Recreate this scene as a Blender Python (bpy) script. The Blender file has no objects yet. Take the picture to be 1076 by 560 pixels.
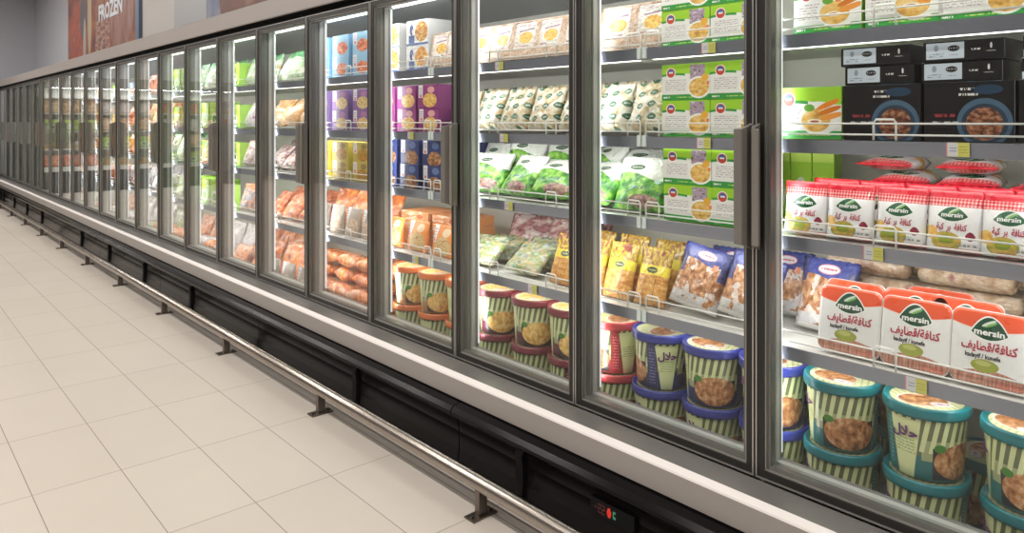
import bpy, bmesh, math, random
from mathutils import Vector, Matrix, noise as mn
R = random.Random(7)
SC = bpy.context.scene
COL = SC.collection
PI = math.pi
CAMH = 1.39

# ---------------------------------------------------------------- world frame
# X = away from the aisle into the freezer run, Y = along the aisle, Z up; camera over the origin
def F(x):                       # image column -> (along / across) ratio
    u = x - 538
    return (573.2 - .6645 * u) / (509.7 + .7473 * u)
def col_of(X, Y):               # inverse of F
    r = Y / X
    u = (573.2 - 509.7 * r) / (.6645 + .7473 * r)
    return u + 538

DW = .6857
HINGE0 = .3805
NPAIR = 12
Y_NEAR = HINGE0 - 2 * DW
Y_FAR = HINGE0 + 2 * DW * NPAIR
DZ0, DZ1 = .406, 1.976          # doors
DECK = .29
LEV = {0: DECK, 1: .748, 2: 1.063, 3: 1.339, 4: 1.636}

# ---------------------------------------------------------------- materials
class E:
    def __init__(s, p, v): s.p, s.v = p, v
    def _op(s, op, o=None, rev=False, clamp=False):
        n = s.p.nt.nodes.new('ShaderNodeMath'); n.operation = op; n.use_clamp = clamp
        a, b = (o, s) if rev else (s, o)
        for i, q in enumerate((a, b)):
            if q is None: continue
            if isinstance(q, E): q = q.v
            if isinstance(q, (int, float)): n.inputs[i].default_value = q
            else: s.p.nt.links.new(q, n.inputs[i])
        return E(s.p, n.outputs[0])
    def __add__(s, o): return s._op('ADD', o)
    __radd__ = __add__
    def __sub__(s, o): return s._op('SUBTRACT', o)
    def __rsub__(s, o): return s._op('SUBTRACT', o, True)
    def __mul__(s, o): return s._op('MULTIPLY', o)
    __rmul__ = __mul__
    def __truediv__(s, o): return s._op('DIVIDE', o)
    def __lt__(s, o): return s._op('LESS_THAN', o)
    def __gt__(s, o): return s._op('GREATER_THAN', o)
    def abs(s): return s._op('ABSOLUTE')
    def sin(s): return s._op('SINE')
    def frac(s): return s._op('FRACT')
    def max(s, o): return s._op('MAXIMUM', o)
    def min(s, o): return s._op('MINIMUM', o)
    def pow(s, o): return s._op('POWER', o)

class Paint:
    """a layered procedural print on the UV square of a surface"""
    def __init__(s, name, base, rough=.4, metal=0, spec=.5, coat=0):
        m = bpy.data.materials.new(name); m.use_nodes = True
        s.m = m; s.nt = m.node_tree; s.bs = s.nt.nodes['Principled BSDF']
        s.bs.inputs['Roughness'].default_value = rough
        s.bs.inputs['Metallic'].default_value = metal
        s.bs.inputs['Specular IOR Level'].default_value = spec
        s.bs.inputs['Coat Weight'].default_value = coat
        s.bs.inputs['Coat Roughness'].default_value = .15
        s.tc = s.nt.nodes.new('ShaderNodeTexCoord')
        sep = s.nt.nodes.new('ShaderNodeSeparateXYZ'); s.nt.links.new(s.tc.outputs['UV'], sep.inputs[0])
        s.u, s.v = E(s, sep.outputs[0]), E(s, sep.outputs[1])
        s.oi = s.nt.nodes.new('ShaderNodeObjectInfo'); s.rnd = E(s, s.oi.outputs['Random'])
        s.c = None; s.layer(base)
    def layer(s, colour, mask=None):
        if isinstance(colour, tuple):
            if s.c is None:
                n = s.nt.nodes.new('ShaderNodeRGB'); n.outputs[0].default_value = (*colour, 1); s.c = n.outputs[0]
                return s
        elif s.c is None:
            s.c = colour; return s
        n = s.nt.nodes.new('ShaderNodeMix'); n.data_type = 'RGBA'
        if mask is None: n.inputs[0].default_value = 1
        elif isinstance(mask, E): s.nt.links.new(mask.v, n.inputs[0])
        else: n.inputs[0].default_value = mask
        s.nt.links.new(s.c, n.inputs[6])
        if isinstance(colour, tuple): n.inputs[7].default_value = (*colour, 1)
        else: s.nt.links.new(colour, n.inputs[7])
        s.c = n.outputs[2]; return s
    def noise(s, sx=6, sy=6, detail=3, rnd=True, kind='n', coord='UV', off=0):
        mp = s.nt.nodes.new('ShaderNodeMapping'); s.nt.links.new(s.tc.outputs[coord], mp.inputs[0])
        mp.inputs['Scale'].default_value = (sx, sy, sx); mp.inputs['Location'].default_value = (off, off * 1.7, off)
        vec = mp.outputs[0]
        if rnd:
            va = s.nt.nodes.new('ShaderNodeVectorMath'); va.operation = 'ADD'
            k = s.rnd * 37.0
            s.nt.links.new(vec, va.inputs[0]); s.nt.links.new(k.v, va.inputs[1]); vec = va.outputs[0]
        if kind == 'n':
            n = s.nt.nodes.new('ShaderNodeTexNoise'); n.inputs['Scale'].default_value = 1; n.inputs['Detail'].default_value = detail
            s.nt.links.new(vec, n.inputs['Vector']); return E(s, n.outputs[0])
        n = s.nt.nodes.new('ShaderNodeTexVoronoi'); n.inputs['Scale'].default_value = 1
        s.nt.links.new(vec, n.inputs['Vector'])
        return E(s, n.outputs['Distance'])
    def ramp(s, fac, stops):
        n = s.nt.nodes.new('ShaderNodeValToRGB'); cr = n.color_ramp
        while len(cr.elements) < len(stops): cr.elements.new(.5)
        for e, (q, c) in zip(cr.elements, stops): e.position = q; e.color = (*c, 1)
        s.nt.links.new(fac.v, n.inputs[0]); return n.outputs[0]
    def rect(s, x0, x1, y0, y1): return ((s.u - (x0 + x1) / 2).abs() < (x1 - x0) / 2) * ((s.v - (y0 + y1) / 2).abs() < (y1 - y0) / 2)
    def ell(s, cx, cy, rx, ry):
        a = (s.u - cx) / rx; b = (s.v - cy) / ry
        return (a * a + b * b) < 1.0
    def lens(s, cx, cy, rx, ry):     # pointed oval, wide ends sharp
        a = (s.u - cx).abs() / rx; b = (s.v - cy).abs() / ry
        return (b + a * a) < 1.0
    def dome(s, cx, cy, rx, ru, rl):
        a = (s.u - cx).abs() / rx; d = s.v - cy; up = s.v > cy
        b = d.abs() / (up * (ru - rl) + rl)
        return (b + a * a) < 1.0
    def slant(s, cx, cy, rx, ry, k):     # leaning ellipse
        a = (s.u - cx) / rx; b = (s.v - cy - (s.u - cx) * k) / ry
        return (a * a + b * b) < 1.0
    def food(s, mask, stops, sx=14, sy=14, kind='n', off=0):
        return s.layer(s.ramp(s.noise(sx, sy, 3, kind=kind, off=off), stops), mask)
    def lines(s, x0, x1, y0, y1, n, col):    # rows of unreadable small print
        ph = ((s.v - y0) * (n / (y1 - y0))).frac()
        m = s.rect(x0, x1, y0, y1) * ((ph - .5).abs() < .22) * (s.noise(60, n * 1.0 / (y1 - y0), 1, rnd=False) > .47)
        return s.layer(col, m)
    def logo(s, cx, cy, r, asp, outer, inner, mid=(1, 1, 1)):
        s.layer(mid, s.ell(cx, cy, r * 1.15, r * 1.15 * asp))
        s.layer(outer, s.ell(cx, cy, r, r * asp))
        s.layer(inner, s.ell(cx, cy, r * .82, r * .82 * asp) * (s.v > cy))
        s.layer((.85, .85, .9), s.rect(cx - r * .5, cx + r * .5, cy - r * asp * .1, cy + r * asp * .25))
        return s
    def bump(s, strength=.3, sx=8, sy=8, dist=.004, coord='UV'):
        n = s.noise(sx, sy, 4, off=3, coord=coord); b = s.nt.nodes.new('ShaderNodeBump')
        b.inputs['Strength'].default_value = strength; b.inputs['Distance'].default_value = dist
        s.nt.links.new(n.v, b.inputs['Height']); s.nt.links.new(b.outputs[0], s.bs.inputs['Normal']); return s
    def crinkle(s, sx=7, amt=.35, thr=.60):      # film glints: glossy patches by roughness
        n = s.noise(sx, sx * .8, 5, off=9)
        s.nt.links.new((n * -.9 + .8).v, s.bs.inputs['Roughness']); return s
    def done(s):
        s.nt.links.new(s.c, s.bs.inputs['Base Color']); return s.m

def plain(name, c, rough=.5, metal=0, spec=.5, coat=0):
    return Paint(name, c, rough, metal, spec, coat).done()
def emit(name, c, st):
    m = bpy.data.materials.new(name); m.use_nodes = True; b = m.node_tree.nodes['Principled BSDF']
    b.inputs['Base Color'].default_value = (.6, .6, .6, 1) if st > .5 and c[1] > .5 else (.05, .02, .02, 1)
    b.inputs['Emission Color'].default_value = (*c, 1); b.inputs['Emission Strength'].default_value = st
    return m
def glass(name, tint=(.93, .97, .95), f0=.06, smear=.015):
    m = bpy.data.materials.new(name); m.use_nodes = True; nt = m.node_tree; nt.nodes.clear()
    out = nt.nodes.new('ShaderNodeOutputMaterial'); mix = nt.nodes.new('ShaderNodeMixShader')
    tr = nt.nodes.new('ShaderNodeBsdfTransparent'); tr.inputs[0].default_value = (*tint, 1)
    gl = nt.nodes.new('ShaderNodeBsdfGlossy'); gl.inputs['Roughness'].default_value = smear
    gl.inputs[0].default_value = (.95, .97, .97, 1)
    lw = nt.nodes.new('ShaderNodeLayerWeight'); lw.inputs[0].default_value = .5
    pw = nt.nodes.new('ShaderNodeMath'); pw.operation = 'POWER'; pw.inputs[1].default_value = 5
    ma = nt.nodes.new('ShaderNodeMath'); ma.operation = 'MULTIPLY_ADD'; ma.inputs[1].default_value = 1 - f0; ma.inputs[2].default_value = f0
    nt.links.new(lw.outputs['Facing'], pw.inputs[0]); nt.links.new(pw.outputs[0], ma.inputs[0])
    nt.links.new(ma.outputs[0], mix.inputs[0]); nt.links.new(tr.outputs[0], mix.inputs[1]); nt.links.new(gl.outputs[0], mix.inputs[2])
    nt.links.new(mix.outputs[0], out.inputs[0]); return m

# structure / metalwork
M = {}
M['frame_dark'] = plain('dark_anodised_frame', (.022, .021, .020), .38, .25)
M['frame_edge'] = plain('silver_frame_edge', (.50, .49, .47), .3, .8)
M['frame_inner'] = plain('grey_inner_frame', (.17, .17, .16), .35, .4)
M['mullion'] = plain('grey_mullion', (.25, .25, .24), .4, .2)
M['mullion_light'] = plain('pale_mullion', (.50, .51, .49), .45)
M['white_in'] = plain('white_liner', (.78, .78, .75), .45)
M['cream'] = plain('cream_liner', (.84, .83, .76), .5)
M['dark_top'] = plain('grey_canopy_liner', (.30, .31, .32), .45, .2)
M['ledge_grey'] = plain('brushed_grey_sill', (.20, .19, .18), .35, .3)
M['ledge_white'] = plain('pale_bumper_strip', (.86, .82, .80), .35)
M['ledge_face'] = plain('shaded_fascia_paint', (.31, .285, .27), .42)  # strip's paint, darkened for the weaker light on the upright face
M['canopy'] = plain('painted_canopy', (.33, .30, .29), .5)
M['black'] = plain('gloss_black_kick', (.006, .005, .006), .18, 0, .09)
M['black_matt'] = plain('matt_black', (.004, .004, .004), .6, 0, .2)
M['steel'] = plain('brushed_steel', (.40, .365, .33), .27, 1)
M['steel_dark'] = plain('dull_steel', (.20, .17, .15), .4, .9)
M['handle'] = plain('taupe_handle', (.27, .255, .235), .33, .55)
M['lip'] = Paint('shelf_price_rail', (.30, .32, .39), .28, .6).done()
M['wire'] = plain('white_wire', (.9, .9, .88), .35)
M['clip'] = plain('clear_white_clip', (.75, .82, .82), .3)
M['led'] = emit('led_diffuser', (.92, .97, 1), .6)
M['ledtop'] = emit('led_tube', (1, 1, .98), 2.4)
M['glass'] = glass('door_glass', tint=(.975, .988, .98), f0=.02)
M['shelf_led'] = emit('shelf_light_strip', (1, .99, .95), 2.5)
M['lamp'] = emit('ceiling_lamp', (1, .97, .92), 9.0)
M['red_led'] = emit('red_led', (1, .05, .03), .6)
M['dim_red'] = emit('dim_red_digit', (.5, .08, .10), .10)
M['green_led'] = emit('green_led', (.05, .8, .4), .25)
def wallmat(name, c, c2):
    p = Paint(name, c, .8); p.layer(c2, p.noise(.35, .35, 2, rnd=False, coord='Object')); return p.done()
M['wall'] = wallmat('painted_wall', (.60, .575, .56), (.55, .535, .53))
M['wall_cool_lit'] = wallmat('cool_lit_wall', (.78, .79, .85), (.70, .71, .77))  # bluish, raised tone puts the cool light into the wall colour
M['wall_deep'] = wallmat('grey_wall_paint', (.16, .15, .15), (.13, .12, .12))
M['ceil'] = plain('ceiling_paint', (.6, .6, .6), .8)
def floormat():
    p = Paint('porcelain_tiles', (.70, .64, .575), .30, 0, .5)
    s = p.nt.nodes.new('ShaderNodeSeparateXYZ'); p.nt.links.new(p.tc.outputs['Object'], s.inputs[0])
    x, y = E(p, s.outputs[0]), E(p, s.outputs[1])
    tx = (x - .4694) / .3005; ty = (y - 3.211) / .6
    comb = p.nt.nodes.new('ShaderNodeCombineXYZ')
    p.nt.links.new(tx._op('FLOOR').v, comb.inputs[0]); p.nt.links.new(ty._op('FLOOR').v, comb.inputs[1])
    wn = p.nt.nodes.new('ShaderNodeTexWhiteNoise'); p.nt.links.new(comb.outputs[0], wn.inputs['Vector'])
    p.layer((.655, .595, .53), E(p, wn.outputs['Value']) * .55)
    p.layer((.63, .57, .51), (p.noise(3, 3, 5, rnd=False, coord='Object') - .42) * .9)
    fx = (tx.frac() - .5).abs(); fy = (ty.frac() - .5).abs()
    joint = (fx > .5 - .0055).max(fy > .5 - .0026)
    p.layer((.33, .28, .235), joint)
    jr = joint * .4 + (p.noise(2, 2, 4, rnd=False, coord='Object') * .15 + .24)
    p.nt.links.new(jr.v, p.bs.inputs['Roughness'])
    b = p.nt.nodes.new('ShaderNodeBump'); b.inputs['Distance'].default_value = .001; b.inputs['Strength'].default_value = .6
    p.nt.links.new((1.0 - joint).v, b.inputs['Height']); p.nt.links.new(b.outputs[0], p.bs.inputs['Normal'])
    return p.done()
M['floor'] = floormat()

# ---------------------------------------------------------------- mesh builder
class MB:
    def __init__(s): s.v, s.f, s.m, s.uv, s.sm = [], [], [], [], []
    def face(s, pts, m=0, uv=None, sm=False):
        k = len(s.v); s.v += [tuple(p) for p in pts]; s.f.append(tuple(range(k, k + len(pts)))); s.m.append(m)
        s.uv.append(uv or [(0, 0)] * len(pts)); s.sm.append(sm)
    def box(s, x0, x1, y0, y1, z0, z1, m=0, front=None):
        q = [(0, 0), (1, 0), (1, 1), (0, 1)]
        fm = m if front is None else front
        s.face([(x0, y0, z0), (x1, y0, z0), (x1, y0, z1), (x0, y0, z1)], fm, q)          # -y
        s.face([(x1, y1, z0), (x0, y1, z0), (x0, y1, z1), (x1, y1, z1)], m, q)
        s.face([(x1, y0, z0), (x1, y1, z0), (x1, y1, z1), (x1, y0, z1)], m, q)
        s.face([(x0, y1, z0), (x0, y0, z0), (x0, y0, z1), (x0, y1, z1)], m, q)
        s.face([(x0, y0, z1), (x1, y0, z1), (x1, y1, z1), (x0, y1, z1)], m, q)
        s.face([(x0, y1, z0), (x1, y1, z0), (x1, y0, z0), (x0, y0, z0)], m, q)
    def extrude(s, prof, y0, y1, mats=0, axis='y', sm=False, closed=True):
        n = len(prof)
        def P(a, b, y): return (a, y, b)
        for i in range(n if closed else n - 1):
            (a, b), (c, d) = prof[i], prof[(i + 1) % n]
            mm = mats[i] if isinstance(mats, (list, tuple)) else mats
            s.face([P(a, b, y0), P(a, b, y1), P(c, d, y1), P(c, d, y0)], mm, None, sm)
        if closed:
            mm = mats[0] if isinstance(mats, (list, tuple)) else mats
            s.face([P(a, b, y0) for a, b in prof], mm); s.face([P(a, b, y1) for a, b in reversed(prof)], mm)
    def ring(s, o, i, x0, x1, m=0):      # rectangular frame in the YZ plane: o/i = (y0,y1,z0,z1)
        oc = [(o[0], o[2]), (o[1], o[2]), (o[1], o[3]), (o[0], o[3])]; ic = [(i[0], i[2]), (i[1], i[2]), (i[1], i[3]), (i[0], i[3])]
        for k in range(4):
            a, b, c, d = oc[k], oc[(k + 1) % 4], ic[(k + 1) % 4], ic[k]
            for x, rev in ((x0, 1), (x1, 0)):
                q = [(x, *a), (x, *b), (x, *c), (x, *d)]
                s.face(q[::-1] if rev else q, m)
            s.face([(x0, *a), (x0, *b), (x1, *b), (x1, *a)], m); s.face([(x0, *c), (x0, *d), (x1, *d), (x1, *c)], m)
    def lathe(s, prof, n=28, m=0, uvm='cyl', sm=True, reps=2):
        z0 = min(p[1] for p in prof); z1 = max(p[1] for p in prof); rm = max(p[0] for p in prof)
        for k in range(n):
            a, b = 2 * PI * k / n, 2 * PI * (k + 1) / n
            for (r0, h0), (r1, h1) in zip(prof, prof[1:]):
                pts = [(r0 * math.cos(a), r0 * math.sin(a), h0), (r0 * math.cos(b), r0 * math.sin(b), h0),
                       (r1 * math.cos(b), r1 * math.sin(b), h1), (r1 * math.cos(a), r1 * math.sin(a), h1)]
                if uvm == 'cyl':
                    u0 = (k * reps / n) % 1; u1 = u0 + reps / n
                    vv = lambda h: (h - z0) / max(z1 - z0, 1e-6)
                    uv = [(u0, vv(h0)), (u1, vv(h0)), (u1, vv(h1)), (u0, vv(h1))]
                else: uv = [(.5 + p[0] / rm / 2, .5 + p[1] / rm / 2) for p in pts]
                if r0 < 1e-6: pts, uv = pts[1:], uv[1:]
                elif r1 < 1e-6: pts, uv = pts[:3], uv[:3]
                s.face(pts, m, uv, sm)
    def tube(s, path, r, n=6, m=0, caps=True):
        rings = []
        for i, p in enumerate(path):
            p = Vector(p); a = Vector(path[max(i - 1, 0)]); b = Vector(path[min(i + 1, len(path) - 1)])
            t = (b - a).normalized(); up = Vector((0, 0, 1)) if abs(t.z) < .95 else Vector((1, 0, 0))
            e1 = t.cross(up).normalized(); e2 = t.cross(e1)
            rings.append([p + (e1 * math.cos(2 * PI * k / n) + e2 * math.sin(2 * PI * k / n)) * r for k in range(n)])
        for A, B in zip(rings, rings[1:]):
            for k in range(n): s.face([A[k], A[(k + 1) % n], B[(k + 1) % n], B[k]], m, None, True)
        if caps: s.face(rings[0][::-1], m); s.face(rings[-1], m)
    def mesh(s, name, mats, bevel=0, weld=1e-5):
        me = bpy.data.meshes.new(name); me.from_pydata(s.v, [], s.f)
        for mt in mats: me.materials.append(mt)
        for p, mi, sm in zip(me.polygons, s.m, s.sm): p.material_index = mi; p.use_smooth = sm
        ul = me.uv_layers.new(name='UVMap'); k = 0
        for fu in s.uv:
            for q in fu: ul.data[k].uv = q; k += 1
        bm = bmesh.new(); bm.from_mesh(me); bmesh.ops.remove_doubles(bm, verts=bm.verts, dist=weld)
        bmesh.ops.recalc_face_normals(bm, faces=bm.faces)
        if bevel:
            bmesh.ops.bevel(bm, geom=[e for e in bm.edges if len(e.link_faces) == 2 and e.calc_face_angle(0) > .6], offset=bevel, segments=1, affect='EDGES')
        bm.to_mesh(me); bm.free(); return me
    def obj(s, name, mats, parent=None, **k):
        return link(name, s.mesh(name, mats, **k), parent)
def link(name, data, parent=None):
    o = bpy.data.objects.new(name, data); COL.objects.link(o)
    if parent: o.parent = parent
    return o
def tag(o, label=None, cat=None, group=None, kind=None):
    if label: o['label'] = label
    if cat: o['category'] = cat
    if group: o['group'] = group
    if kind: o['kind'] = kind
    return o
def structure(o): o['kind'] = 'structure'; return o
def copy_tree(o, parent=None, only=None):
    c = o.copy(); COL.objects.link(c); c.parent = parent
    for ch in o.children: copy_tree(ch, c)
    return c
ORD = ['zeroth', 'first', 'second', 'third', 'fourth', 'fifth', 'sixth', 'seventh', 'eighth', 'ninth', 'tenth', 'eleventh', 'twelfth',
       'thirteenth', 'fourteenth', 'fifteenth', 'sixteenth', 'seventeenth', 'eighteenth', 'nineteenth', 'twentieth', 'twenty-first', 'twenty-second',
       'twenty-third', 'twenty-fourth', 'twenty-fifth', 'twenty-sixth', 'twenty-seventh', 'twenty-eighth', 'twenty-ninth', 'thirtieth']

def text_mesh(name, body, size, mat, ext=.0006, warp=None, squash=1.0, bold=0, z0=0, x0=0):
    cu = bpy.data.curves.new(name, 'FONT'); cu.body = body; cu.size = size; cu.extrude = ext; cu.offset = bold
    cu.align_x = 'CENTER'; cu.align_y = 'CENTER'; cu.resolution_u = 2
    o = bpy.data.objects.new(name, cu); COL.objects.link(o)
    dg = bpy.context.evaluated_depsgraph_get(); me = bpy.data.meshes.new_from_object(o.evaluated_get(dg))
    bpy.data.objects.remove(o); bpy.data.curves.remove(cu)
    me.name = name
    for v in me.vertices:
        x, y, z = v.co
        x = x * squash + x0; zz = y + z0
        v.co = warp(x, zz, z) if warp else (x, -z, zz)
    me.materials.clear(); me.materials.append(mat); return me

exec_order = []
# ================================================================ SETTING
b = MB(); b.box(-4.2, 3.0, -4, 19, -.1, 0); structure(b.obj('floor', [M['floor']]))
b = MB(); b.box(-4.2, 3.0, -4, 19, 4.2, 4.3); structure(b.obj('ceiling', [M['ceil']]))
b = MB(); b.box(2.8, 3.0, -4, 19, 0, 4.2); structure(b.obj('wall_right', [M['wall_cool_lit']]))
b = MB(); b.box(2.3, 2.8, -4, 12.6, 2.14, 4.2); structure(b.obj('wall_bulkhead', [M['wall']]))
b = MB(); b.box(-4.2, -4.0, -4, 19, 0, 4.2); structure(b.obj('wall_left', [M['wall_deep']]))
b = MB(); b.box(-4, 2.8, 18.8, 19, 0, 4.2); structure(b.obj('wall_back', [M['wall_cool_lit']]))
b = MB(); b.box(-4, 2.8, -4, -3.8, 0, 4.2); structure(b.obj('wall_front', [M['wall_deep']]))

# posters above the run
def poster(y0, y1, z0, z1, mat):
    b = MB(); X0, X1 = 2.262, 2.298
    b.face([(X0, y1, z0), (X0, y0, z0), (X0, y0, z1), (X0, y1, z1)], 0, [(0, 0), (1, 0), (1, 1), (0, 1)])
    b.face([(X1, y0, z0), (X1, y1, z0), (X1, y1, z1), (X1, y0, z1)], 1)
    for q in ([(X0, y0, z0), (X1, y0, z0), (X1, y0, z1), (X0, y0, z1)], [(X1, y1, z0), (X0, y1, z0), (X0, y1, z1), (X1, y1, z1)],
              [(X0, y0, z1), (X1, y0, z1), (X1, y1, z1), (X0, y1, z1)], [(X0, y1, z0), (X1, y1, z0), (X1, y0, z0), (X0, y0, z0)]):
        b.face(q, 1)
    return b.obj('wall_poster', [mat, plain('poster_edge', (.10, .13, .20), .5)])
p = Paint('frozen_food_print', (.10, .08, .10), .45)
p.food(None, [(.3, (.06, .04, .08)), (.45, (.24, .06, .035)), (.55, (.34, .13, .05)), (.68, (.12, .08, .12))], 9, 2.2)
p.food(p.ell(.16, .35, .13, .5), [(.35, (.42, .10, .05)), (.6, (.30, .07, .06)), (.7, (.34, .30, .12))], 20, 5)
p.layer((.12, .10, .12), p.ell(.27, .62, .055, .33))
p.layer((.42, .38, .36), p.ell(.29, .15, .022, .42))
p.layer((.45, .38, .26), p.ell(.37, .55, .03, .5))
p.food(p.rect(.46, .66, 0, .45), [(.38, (.16, .10, .11)), (.5, (.36, .14, .12)), (.6, (.42, .32, .22))], 30, 20, off=4)
p.food(p.ell(.80, .45, .14, .55), [(.4, (.26, .11, .08)), (.55, (.36, .20, .16)), (.65, (.26, .20, .28))], 26, 2, off=6)
p.layer((.14, .20, .30), p.u > .965)
po = poster(F(147.5) * 2.28, F(73) * 2.28, 2.24, 2.24 + .98, p.done())
tag(po, 'food photo poster reading FROZEN on the wall above the freezers', 'poster')
yt = F(116) * 2.262
fm = bpy.data.materials.new('x')
me = text_mesh('lettering', 'FROZEN', .27, plain('poster_lettering', (.72, .76, .84), .5), .003,
               warp=lambda x, z, d: (2.258 - d, yt - x, z), z0=2.755, squash=1.12, bold=.010)
o = link('lettering', me, po)
p = Paint('chocolate_dessert_print', (.40, .41, .43), .45)
p.food(p.u > .27, [(.3, (.05, .10, .22)), (.5, (.12, .16, .28)), (.7, (.30, .30, .36))], 10, 2, off=2)
p.food(p.ell(.62, .35, .26, .8), [(.3, (.10, .035, .025)), (.6, (.17, .06, .04)), (.75, (.32, .18, .13))], 7, 5)
p2 = poster(4.2, F(185) * 2.28, 2.24, 3.2, p.done())
tag(p2, 'grey and brown food photo poster above the middle doors', 'poster')

# ================================================================ FREEZER CABINETS
# continuous lengths first: sill ledge and canopy
b = MB()
prof = [(1.846, .35), (1.846, .40), (1.844, .3985), (1.768, .391), (1.752, .378), (1.750, .372), (1.750, .298), (1.762, .294), (1.80, .294), (1.80, .35)]
b.extrude(prof, Y_NEAR, Y_FAR, [0, 0, 0, 1, 1, 2, 2, 2, 2, 0])
lg = b.obj('freezer_ledge', [M['ledge_grey'], M['ledge_white'], M['ledge_face']])
tag(lg, 'long grey ledge with pale strip running below all the freezer doors', 'ledge')
b = MB()
prof = [(1.835, 2.010), (1.83, 2.016), (1.83, 2.118), (1.838, 2.126), (1.87, 2.128), (1.88, 2.120), (1.88, 2.010)]
b.extrude(prof, Y_NEAR, Y_FAR, [0, 0, 0, 0, 0, 0, 1])  # underside coloured black to carry the shade of the gap over the doors
cf = b.obj('canopy_fascia', [M['canopy'], M['black_matt']])
tag(cf, 'long plain grey fascia board above all the freezer doors', 'fascia')

def arch_profile():   # kick panel outline
    return [(1.80, .292), (1.742, .292), (1.712, .284), (1.700, .268), (1.700, .256), (1.712, .244), (1.730, .238), (1.736, .226), (1.742, .18), (1.742, .11), (1.734, .05), (1.726, .012), (1.80, .012)]
seams = [Y_NEAR, .34, 2.27, 4.20, 6.10, 8.03, 9.95, 11.9, 13.8, Y_FAR]
clips = [.75 + 1.155 * k for k in range(13)]
for i, (a, c) in enumerate(zip(seams, seams[1:])):
    e = bpy.data.objects.new('kick_panel', None); COL.objects.link(e); e.location = (1.74, a, 0)
    tag(e, f'glossy black kick panel under the ledge, {ORD[i + 1]} length from the near end', 'kick panel', 'black kick panels under the freezer ledge')
    def sub(mb, name, mats, par=e, **k):
        o = mb.obj(name, mats, par, **k); o.location = (-1.74, -a, 0); return o
    b = MB(); b.extrude(arch_profile(), a + .003, c - .003, 0); sub(b, 'panel', [M['black']])
    for y in clips:
        if a + .05 < y < c - .05:
            b = MB()
            pr = [(1.733, .236), (1.722, .215), (1.728, .18), (1.728, .11), (1.720, .05), (1.716, .02), (1.737, .02), (1.745, .06), (1.75, .11), (1.75, .18), (1.745, .23)]
            b.extrude(pr, y - .018, y + .018, 0); sub(b, 'bracket', [M['black_matt']])
    if i in (1,):
        yy0, yy1, zc = F(668) * 1.735, F(622) * 1.735, .176
        b = MB(); b.box(1.728, 1.744, yy0, yy1, zc - .026, zc + .026); dsp = sub(b, 'display', [M['black_matt']])
        def dg(yc, w, segs, mat, nm):
            b = MB()
            for (u0, u1, v0, v1) in segs: b.box(1.7262, 1.7285, yc - u1 * w, yc - u0 * w, zc - .014 + v0 * .028, zc - .014 + v1 * .028)
            o = b.obj(nm, [mat], dsp)
        two = [(0, 1, .9, 1), (0, 1, .45, .55), (0, 1, 0, .1), (.85, 1, .5, 1), (0, .15, 0, .5)]
        L = yy1 - yy0
        dg(yy1 - .018, .010, [(0, 1, .45, .55)], M['dim_red'], 'digit')
        dg(yy1 - .033, .012, two, M['dim_red'], 'digit')
        dg(yy1 - .049, .012, two, M['dim_red'], 'digit')
        dg(yy1 - .070, .016, [(.2, .8, 0, 1), (0, 1, .25, .75)], M['red_led'], 'indicator')
        dg(yy1 - .094, .010, [(0, 1, .1, .35), (0, .3, .35, .7), (0, 1, .7, .9)], M['green_led'], 'indicator')

def door_meshes():
    w, h = DW - .006, DZ1 - DZ0
    o = (0, w, 0, h); f = lambda d: (d, w - d, d, h - d)
    fr = MB()
    fr.ring(o, f(.004), 1.848, 1.888, 1); fr.ring(f(.004), f(.024), 1.851, 1.888, 0)
    fr.ring(f(.024), f(.028), 1.855, 1.885, 1); fr.ring(f(.028), f(.038), 1.862, 1.884, 2)
    pn = MB(); g = .036
    pn.face([(1.866, w - g, g), (1.866, g, g), (1.866, g, h - g), (1.866, w - g, h - g)])
    pn.face([(1.872, g, g), (1.872, w - g, g), (1.872, w - g, h - g), (1.872, g, h - g)])
    for q in ([(1.866, g, g), (1.866, w - g, g), (1.872, w - g, g), (1.872, g, g)], [(1.866, g, h - g), (1.872, g, h - g), (1.872, w - g, h - g), (1.866, w - g, h - g)],
              [(1.866, g, g), (1.872, g, g), (1.872, g, h - g), (1.866, g, h - g)], [(1.866, w - g, g), (1.866, w - g, h - g), (1.872, w - g, h - g), (1.872, w - g, g)]):
        pn.face(q)
    return fr.mesh('frame', [M['frame_dark'], M['frame_edge'], M['frame_inner']]), pn.mesh('glass_pane', [M['glass']])
FR, PN = door_meshes()
def handle_mesh(sgn):
    # blade grip: root at the frame edge, folding outwards and away from the edge; ends cut at a slant. local y=0 is the door edge, +sgn inward
    z0, z1 = 1.035 - DZ0, 1.385 - DZ0
    b = MB()
    sec = [(1.850, .004), (1.822, .004), (1.806, .012), (1.802, .034), (1.807, .036), (1.813, .017), (1.826, .013), (1.850, .015)]
    def ringat(z, sh): return [(x, sgn * y, z + sh * (1.85 - x)) for x, y in sec]
    A, B = ringat(z0, .35), ringat(z1, -.35)
    n = len(sec)
    for k in range(n): b.face([A[k], A[(k + 1) % n], B[(k + 1) % n], B[k]])
    b.face(A[::-1]); b.face(B)
    return b.mesh('handle', [M['handle']], bevel=.0015)
HN = {1: handle_mesh(1), -1: handle_mesh(-1)}
w = DW
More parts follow.
